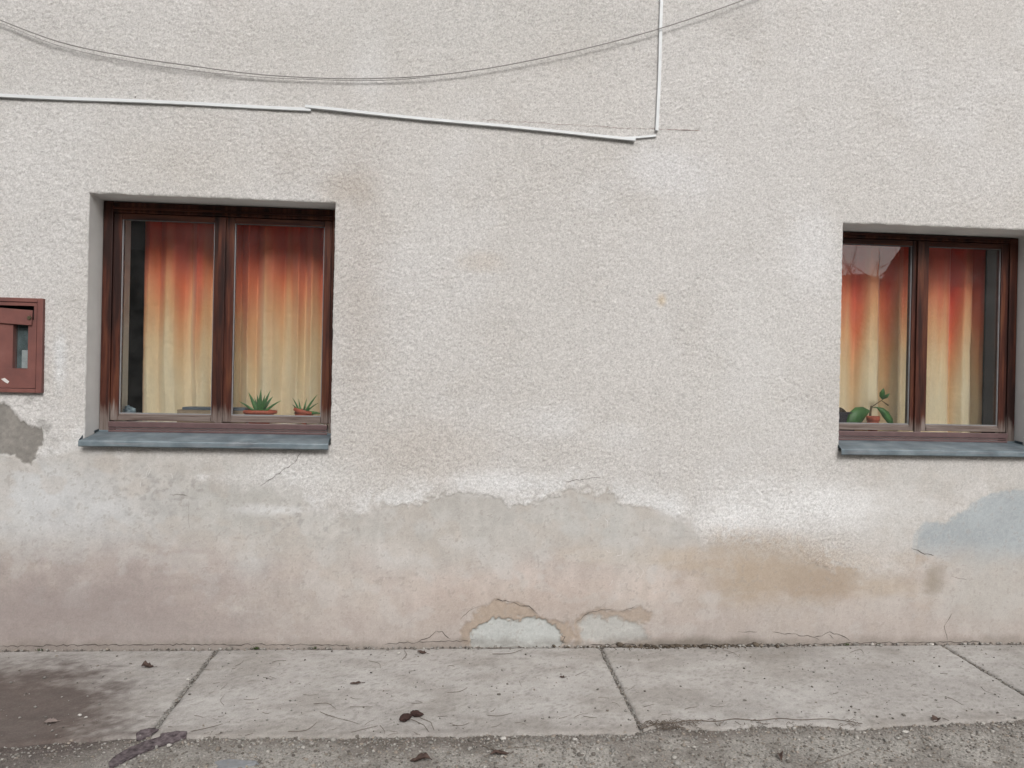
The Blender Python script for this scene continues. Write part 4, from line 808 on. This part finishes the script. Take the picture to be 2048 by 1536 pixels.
# twigs and needles: the traced ones first
def strand(name, label, pts, rad, grp, m=M_TWIG, lift=.0025):
    bm = bmesh.new(); P = []
    for u, v in smooth(pts, 4): x, y, z = pick(u, v); P.append((x, y, z+lift))
    k = len(P); tube(bm, P, [rad*(1-.5*i/k) for i in range(k)], 5); return tag(bmo(name, bm, m), label, 'twig', grp)
TW = [([(805, 1320), (813, 1310), (808, 1302)], .0022, 'hooked dry twig lying beside the small brown leaf near the wall'), ([(985, 1309), (1020, 1308), (1045, 1300)], .0024, 'bowed dry twig on the centre slab under the pale plaster patch'), ([(895, 1386), (920, 1384), (935, 1376)], .0018, 'faint bowed needle near the middle of the centre slab'),
      ([(975, 1432), (1000, 1433), (1025, 1427)], .0018, 'slim curved needle on the centre slab before the gravel'), ([(627, 1409), (655, 1408), (672, 1420)], .0018, 'bent needle on the centre slab towards the bark'), ([(640, 1425), (665, 1435), (690, 1441)], .0018, 'straight needle beside a bent one on the centre slab'),
      ([(576, 1464), (612, 1462), (634, 1446)], .0020, 'hooked twig near the front edge of the centre slab'), ([(383, 1464), (420, 1456), (445, 1449)], .0020, 'thin twig sticking out from the tip of the bark strip'), ([(385, 1474), (420, 1474), (447, 1466)], .0018, 'second thin twig by the tip of the bark strip'), ([(448, 1412), (441, 1402), (450, 1390)], .0013, 'tiny looped needle on the centre slab near the joint'),
      ([(703, 1466), (735, 1458), (756, 1453)], .0018, 'thin slanting twig beside the seed pods'), ([(760, 1452), (768, 1462), (770, 1470)], .0018, 'short bent twig below the slanting twig by the seed pods'), ([(738, 1323), (758, 1328), (761, 1338)], .0015, 'small hooked needle on the centre slab left of the hooked twig'), ([(700, 1415), (745, 1415)], .0016, 'straight level needle on the centre slab above the seed pods'),
      ([(905, 1452), (925, 1452), (938, 1447)], .0018, 'short needle on the centre slab between seed pods and joint'), ([(1280, 1459), (1315, 1449), (1345, 1447), (1385, 1442), (1430, 1444), (1470, 1439), (1515, 1442), (1560, 1438), (1600, 1441), (1650, 1439), (1690, 1443), (1725, 1449)], .0036, 'long knotty twig lying along the slab edge past the wide joint'),
      ([(1355, 1459), (1370, 1448), (1400, 1443)], .0026, 'stout bent twig rising out of the litter by the wide joint'), ([(1378, 1449), (1392, 1458)], .0022, 'short side twig beside the stout bent twig'), ([(1430, 1448), (1440, 1458)], .0022, 'short twig across the long knotty twig'), ([(1470, 1444), (1490, 1456)], .0020, 'short forked twig beneath the long knotty twig'),
      ([(1885, 1437), (1900, 1444), (1906, 1452)], .0018, 'thin twig beside the dark leaf on the slab edge'), ([(1890, 1394), (1908, 1401), (1925, 1411)], .0018, 'straight needle near the far slab joint'), ([(1445, 1301), (1465, 1306), (1480, 1316)], .0016, 'bowed needle on the dirty back edge of the slab past the wide joint'),
      ([(968, 1516), (1010, 1500), (1060, 1496)], .0022, 'thin root strand on the gravel beneath the centre slab'), ([(965, 1493), (995, 1507), (1015, 1525)], .0040, 'thick dark stick lying on gravel before the centre slab'), ([(1640, 1530), (1690, 1512), (1720, 1500)], .0022, 'slanting root strand on the gravel past the wide joint'), ([(1700, 1306), (1720, 1300), (1728, 1308)], .0016, 'tiny twig by the wall foot past the wide joint'), ([(950, 1296), (1000, 1297), (1040, 1293)], .0022, 'reddish twig lying at the wall foot under the pale patch')]
for p, rad, lab in TW: strand('twig', lab, p, rad*.72, 'twigs and needles on the ground')
# scattered needles that only their place sets apart
q = random.Random(21)
for i in range(90):
    if i < 32: u, v = q.uniform(380, 1260), 1310+150*q.random()**.7
    elif i < 48: u, v = q.uniform(240, 900), q.uniform(1430, 1475)
    elif i < 64: u, v = q.uniform(1240, 2040), q.uniform(1300, 1440)
    else: u, v = q.uniform(50, 2030), q.uniform(1468, 1532)
    a = q.gauss(0, .45); L = q.uniform(7, 34); cv = q.uniform(-.5, .5)*L*.6
    p = [(u, v), (u+L*.5*math.cos(a), v-L*.5*math.sin(a)*.5+cv*.3), (u+L*math.cos(a+cv*.02), v-L*math.sin(a)*.5)]
    strand('pine_needle', 'thin dry needle scattered loose on slabs and gravel', p, q.uniform(.0007, .0014), 'scattered dry needles', lift=.0015)
# litter heap by the wide joint
bm = bmesh.new()
for i in range(170):
    u = q.gauss(1335, 26) if i < 110 else q.uniform(1270, 1720); v = (1453+q.gauss(0, 5)) if i < 110 else 1452+q.gauss(0, 5)-(u-1450)*.004
    x, y, z = pick(u, v); a = q.uniform(0, 6.28); L = q.uniform(.012, .045); e_ = q.uniform(0, .012)
    tube(bm, [(x, y, z+.002), (x+L*.5*math.cos(a), y+L*.5*math.sin(a)*.6, z+.004+e_), (x+L*math.cos(a+.4), y+L*math.sin(a+.4)*.6, z+.002+e_*.4)], .0012, 4)
o = bmo('needle_litter', bm, M_TWIG); o['kind'] = 'stuff'
# moss tufts at the wall foot
bm = bmesh.new()
for (u, v, n_) in ((516, 1291, 40), (632, 1292, 16), (1690, 1288, 16), (1755, 1288, 10), (90, 1294, 10)):
    x, y, z = pick(u, v)
    for k in range(n_):
        a = q.uniform(0, 6.28); rr = q.uniform(0, .022); bx, by = x+rr*math.cos(a), min(y+rr*.3*math.sin(a), -.012); tube(bm, [(bx, by, z-.003), (bx+q.uniform(-.006, .006), by-.003, z+q.uniform(.004, .014))], [.0018, .0005], 4)
o = bmo('moss', bm, M_MOSS); o['kind'] = 'stuff'

# ================================================================== ACROSS THE STREET (what the panes mirror)
xs = np.linspace(-70, 70, 60); ys = np.linspace(-90, -15, 36)
def hz(x, y):
    t = ss(-15.5, -48, y); hgt = 7.6+9*ss(12, -6, x)+4*fbm(x*.05, y*.05, 3); return slab_z(-3)-.4+hgt*t*ss(-70, -45, x)*ss(70, 45, x)+.8*t*fbm(x*.4, y*.4, 6)
def hc(x, y): return np.array([.075, .070, .042])[None]*(.6+.9*fbm(x*.3, y*.3, 4)[:, None])
hl = sheet('hill', xs, ys, hz, hc, M_SOIL); hl['kind'] = 'structure'
M_NEED = simple('conifer_needles', (.030, .048, .024), .9, .3, 4); M_TRUNK = simple('conifer_bark', (.075, .055, .045), .95, .2, 10, bmp=.5)
def pine_mesh():
    bm = bmesh.new(); q = random.Random(4)
    for i in range(2600):
        t = q.random()**.8; z = 1.2+t*9.3; rmax = (1-t)**.85*2.3+.12; layer = (z*1.7) % 1; rr = rmax*(.35+.65*q.random()**.5)*(.72+.42*layer); a = q.uniform(0, 6.283)
        p = Vector((rr*math.cos(a), rr*math.sin(a), z-.25*rr)); d1 = Vector((math.cos(a), math.sin(a), -.35+q.uniform(-.2, .2)))*q.uniform(.25, .55); s1 = Vector((-math.sin(a), math.cos(a), q.uniform(-.3, .3)))*q.uniform(.08, .18)
        vs = [bm.verts.new(p-s1), bm.verts.new(p+d1*.5-s1*.4+Vector((0, 0, .05))), bm.verts.new(p+d1), bm.verts.new(p+s1)]; bm.faces.new(vs)
    me = bpy.data.meshes.new('crown'); bm.to_mesh(me); bm.free(); me.materials.append(M_NEED)
    bm = bmesh.new(); tube(bm, [(0, 0, -.5), (.03, 0, 3), (-.02, .02, 7), (0, 0, 10.3)], [.22, .17, .09, .02], 9); mt = bpy.data.meshes.new('trunk'); bm.to_mesh(mt); bm.free(); mt.materials.append(M_TRUNK); return me, mt
pc, pt = pine_mesh()
for i, (x, y, s) in enumerate(((-13.5, -16.5, .95), (-10.2, -18, 1.1), (-7.6, -16, .9), (-4.6, -17.5, 1.05), (-1.6, -16.2, .92), (1.6, -18, 1.0), (4.3, -17, .8))):
    zb0 = float(hz(np.array([x]), np.array([y]))[0]); t = thing('pine_tree', 'dark conifer on the bank across the street, mirrored dimly in the panes', 'tree', (x, y, zb0), 'conifers across the street'); t.scale = (s,)*3; t.rotation_euler.z = i*1.3
    for nm, me in (('crown', pc), ('trunk', pt)): o = link(nm, me); o.parent = t
# bare tree
bt = thing('bare_tree', 'leafless bare tree standing across the street near the grey gabled house', 'tree', (10.4, -13.0, float(ground_z(-13))))
bm = bmesh.new(); q = random.Random(9)
def branch(p, d, L, r_, lev):
    n = 4; pts = [p]; dd_ = d.normalized()
    for i in range(n): dd_ = (dd_+Vector((q.uniform(-.18, .18), q.uniform(-.18, .18), q.uniform(-.05, .14)))).normalized(); pts.append(pts[-1]+dd_*L/n)
    tube(bm, pts, [r_*(1-.45*i/n) for i in range(n+1)], 6 if lev < 2 else 4, False)
    if lev < 4:
        for k in range(3 if lev else 5):
            j = q.randint(2, n); a = q.uniform(0, 6.28); dn = (dd_*.7+Vector((math.cos(a), math.sin(a), q.uniform(-.1, .5)))*.75); branch(pts[j], dn, L*q.uniform(.55, .75), r_*.5, lev+1)
branch(Vector((10.4, -13, float(ground_z(-13))-.1)), Vector((.05, 0, 1)), 2.6, .16, 0); bmo('trunk', bm, M_TRUNK, bt)
# neighbouring house
nh = thing('neighbour_house', 'grey gabled house across the street whose roof mirrors in the pane', 'house', (20.5, -20, float(ground_z(-20))))
g0 = float(ground_z(-20)); M_NW = simple('neighbour_plaster', (.20, .18, .17), .95, .1, 2); M_NR = simple('neighbour_roof', (.09, .055, .05), .9, .2, 6); M_NG = simple('neighbour_glass', (.05, .06, .07), .15, .1, 2, spec=.5)
bm = bmesh.new(); box(bm, 16.5, 25, -24, -17, g0, g0+4.6)
v_ = [bm.verts.new(p) for p in ((16.5, -24, g0+4.6), (16.5, -17, g0+4.6), (16.5, -20.5, g0+7.6), (25, -24, g0+4.6), (25, -17, g0+4.6), (25, -20.5, g0+7.6))]; bm.faces.new((v_[0], v_[1], v_[2])); bm.faces.new((v_[3], v_[5], v_[4])); bmo('wall', bm, M_NW, nh)
bm = bmesh.new()
for s in (1, -1):
    vs = [(16.1, -20.5, g0+7.78), (25.4, -20.5, g0+7.78), (25.4, -20.5+s*3.95, g0+4.38), (16.1, -20.5+s*3.95, g0+4.38)]; f = bm.faces.new([bm.verts.new(p) for p in vs]); bmesh.ops.solidify(bm, geom=[f], thickness=.12)
bmo('roof', bm, M_NR, nh)
for x in (17.6, 20.2, 22.8):
    bm = bmesh.new(); frame4(bm, x, x+1.2, g0+1.0, g0+2.3, .08, .08, .08, .08, -17.0, -16.95, .005); w_ = bmo('window', bm, M_WHITE, nh); bm = bmesh.new(); box(bm, x+.08, x+1.12, -16.995, -16.98, g0+1.08, g0+2.22); bmo('pane', bm, M_NG, w_)
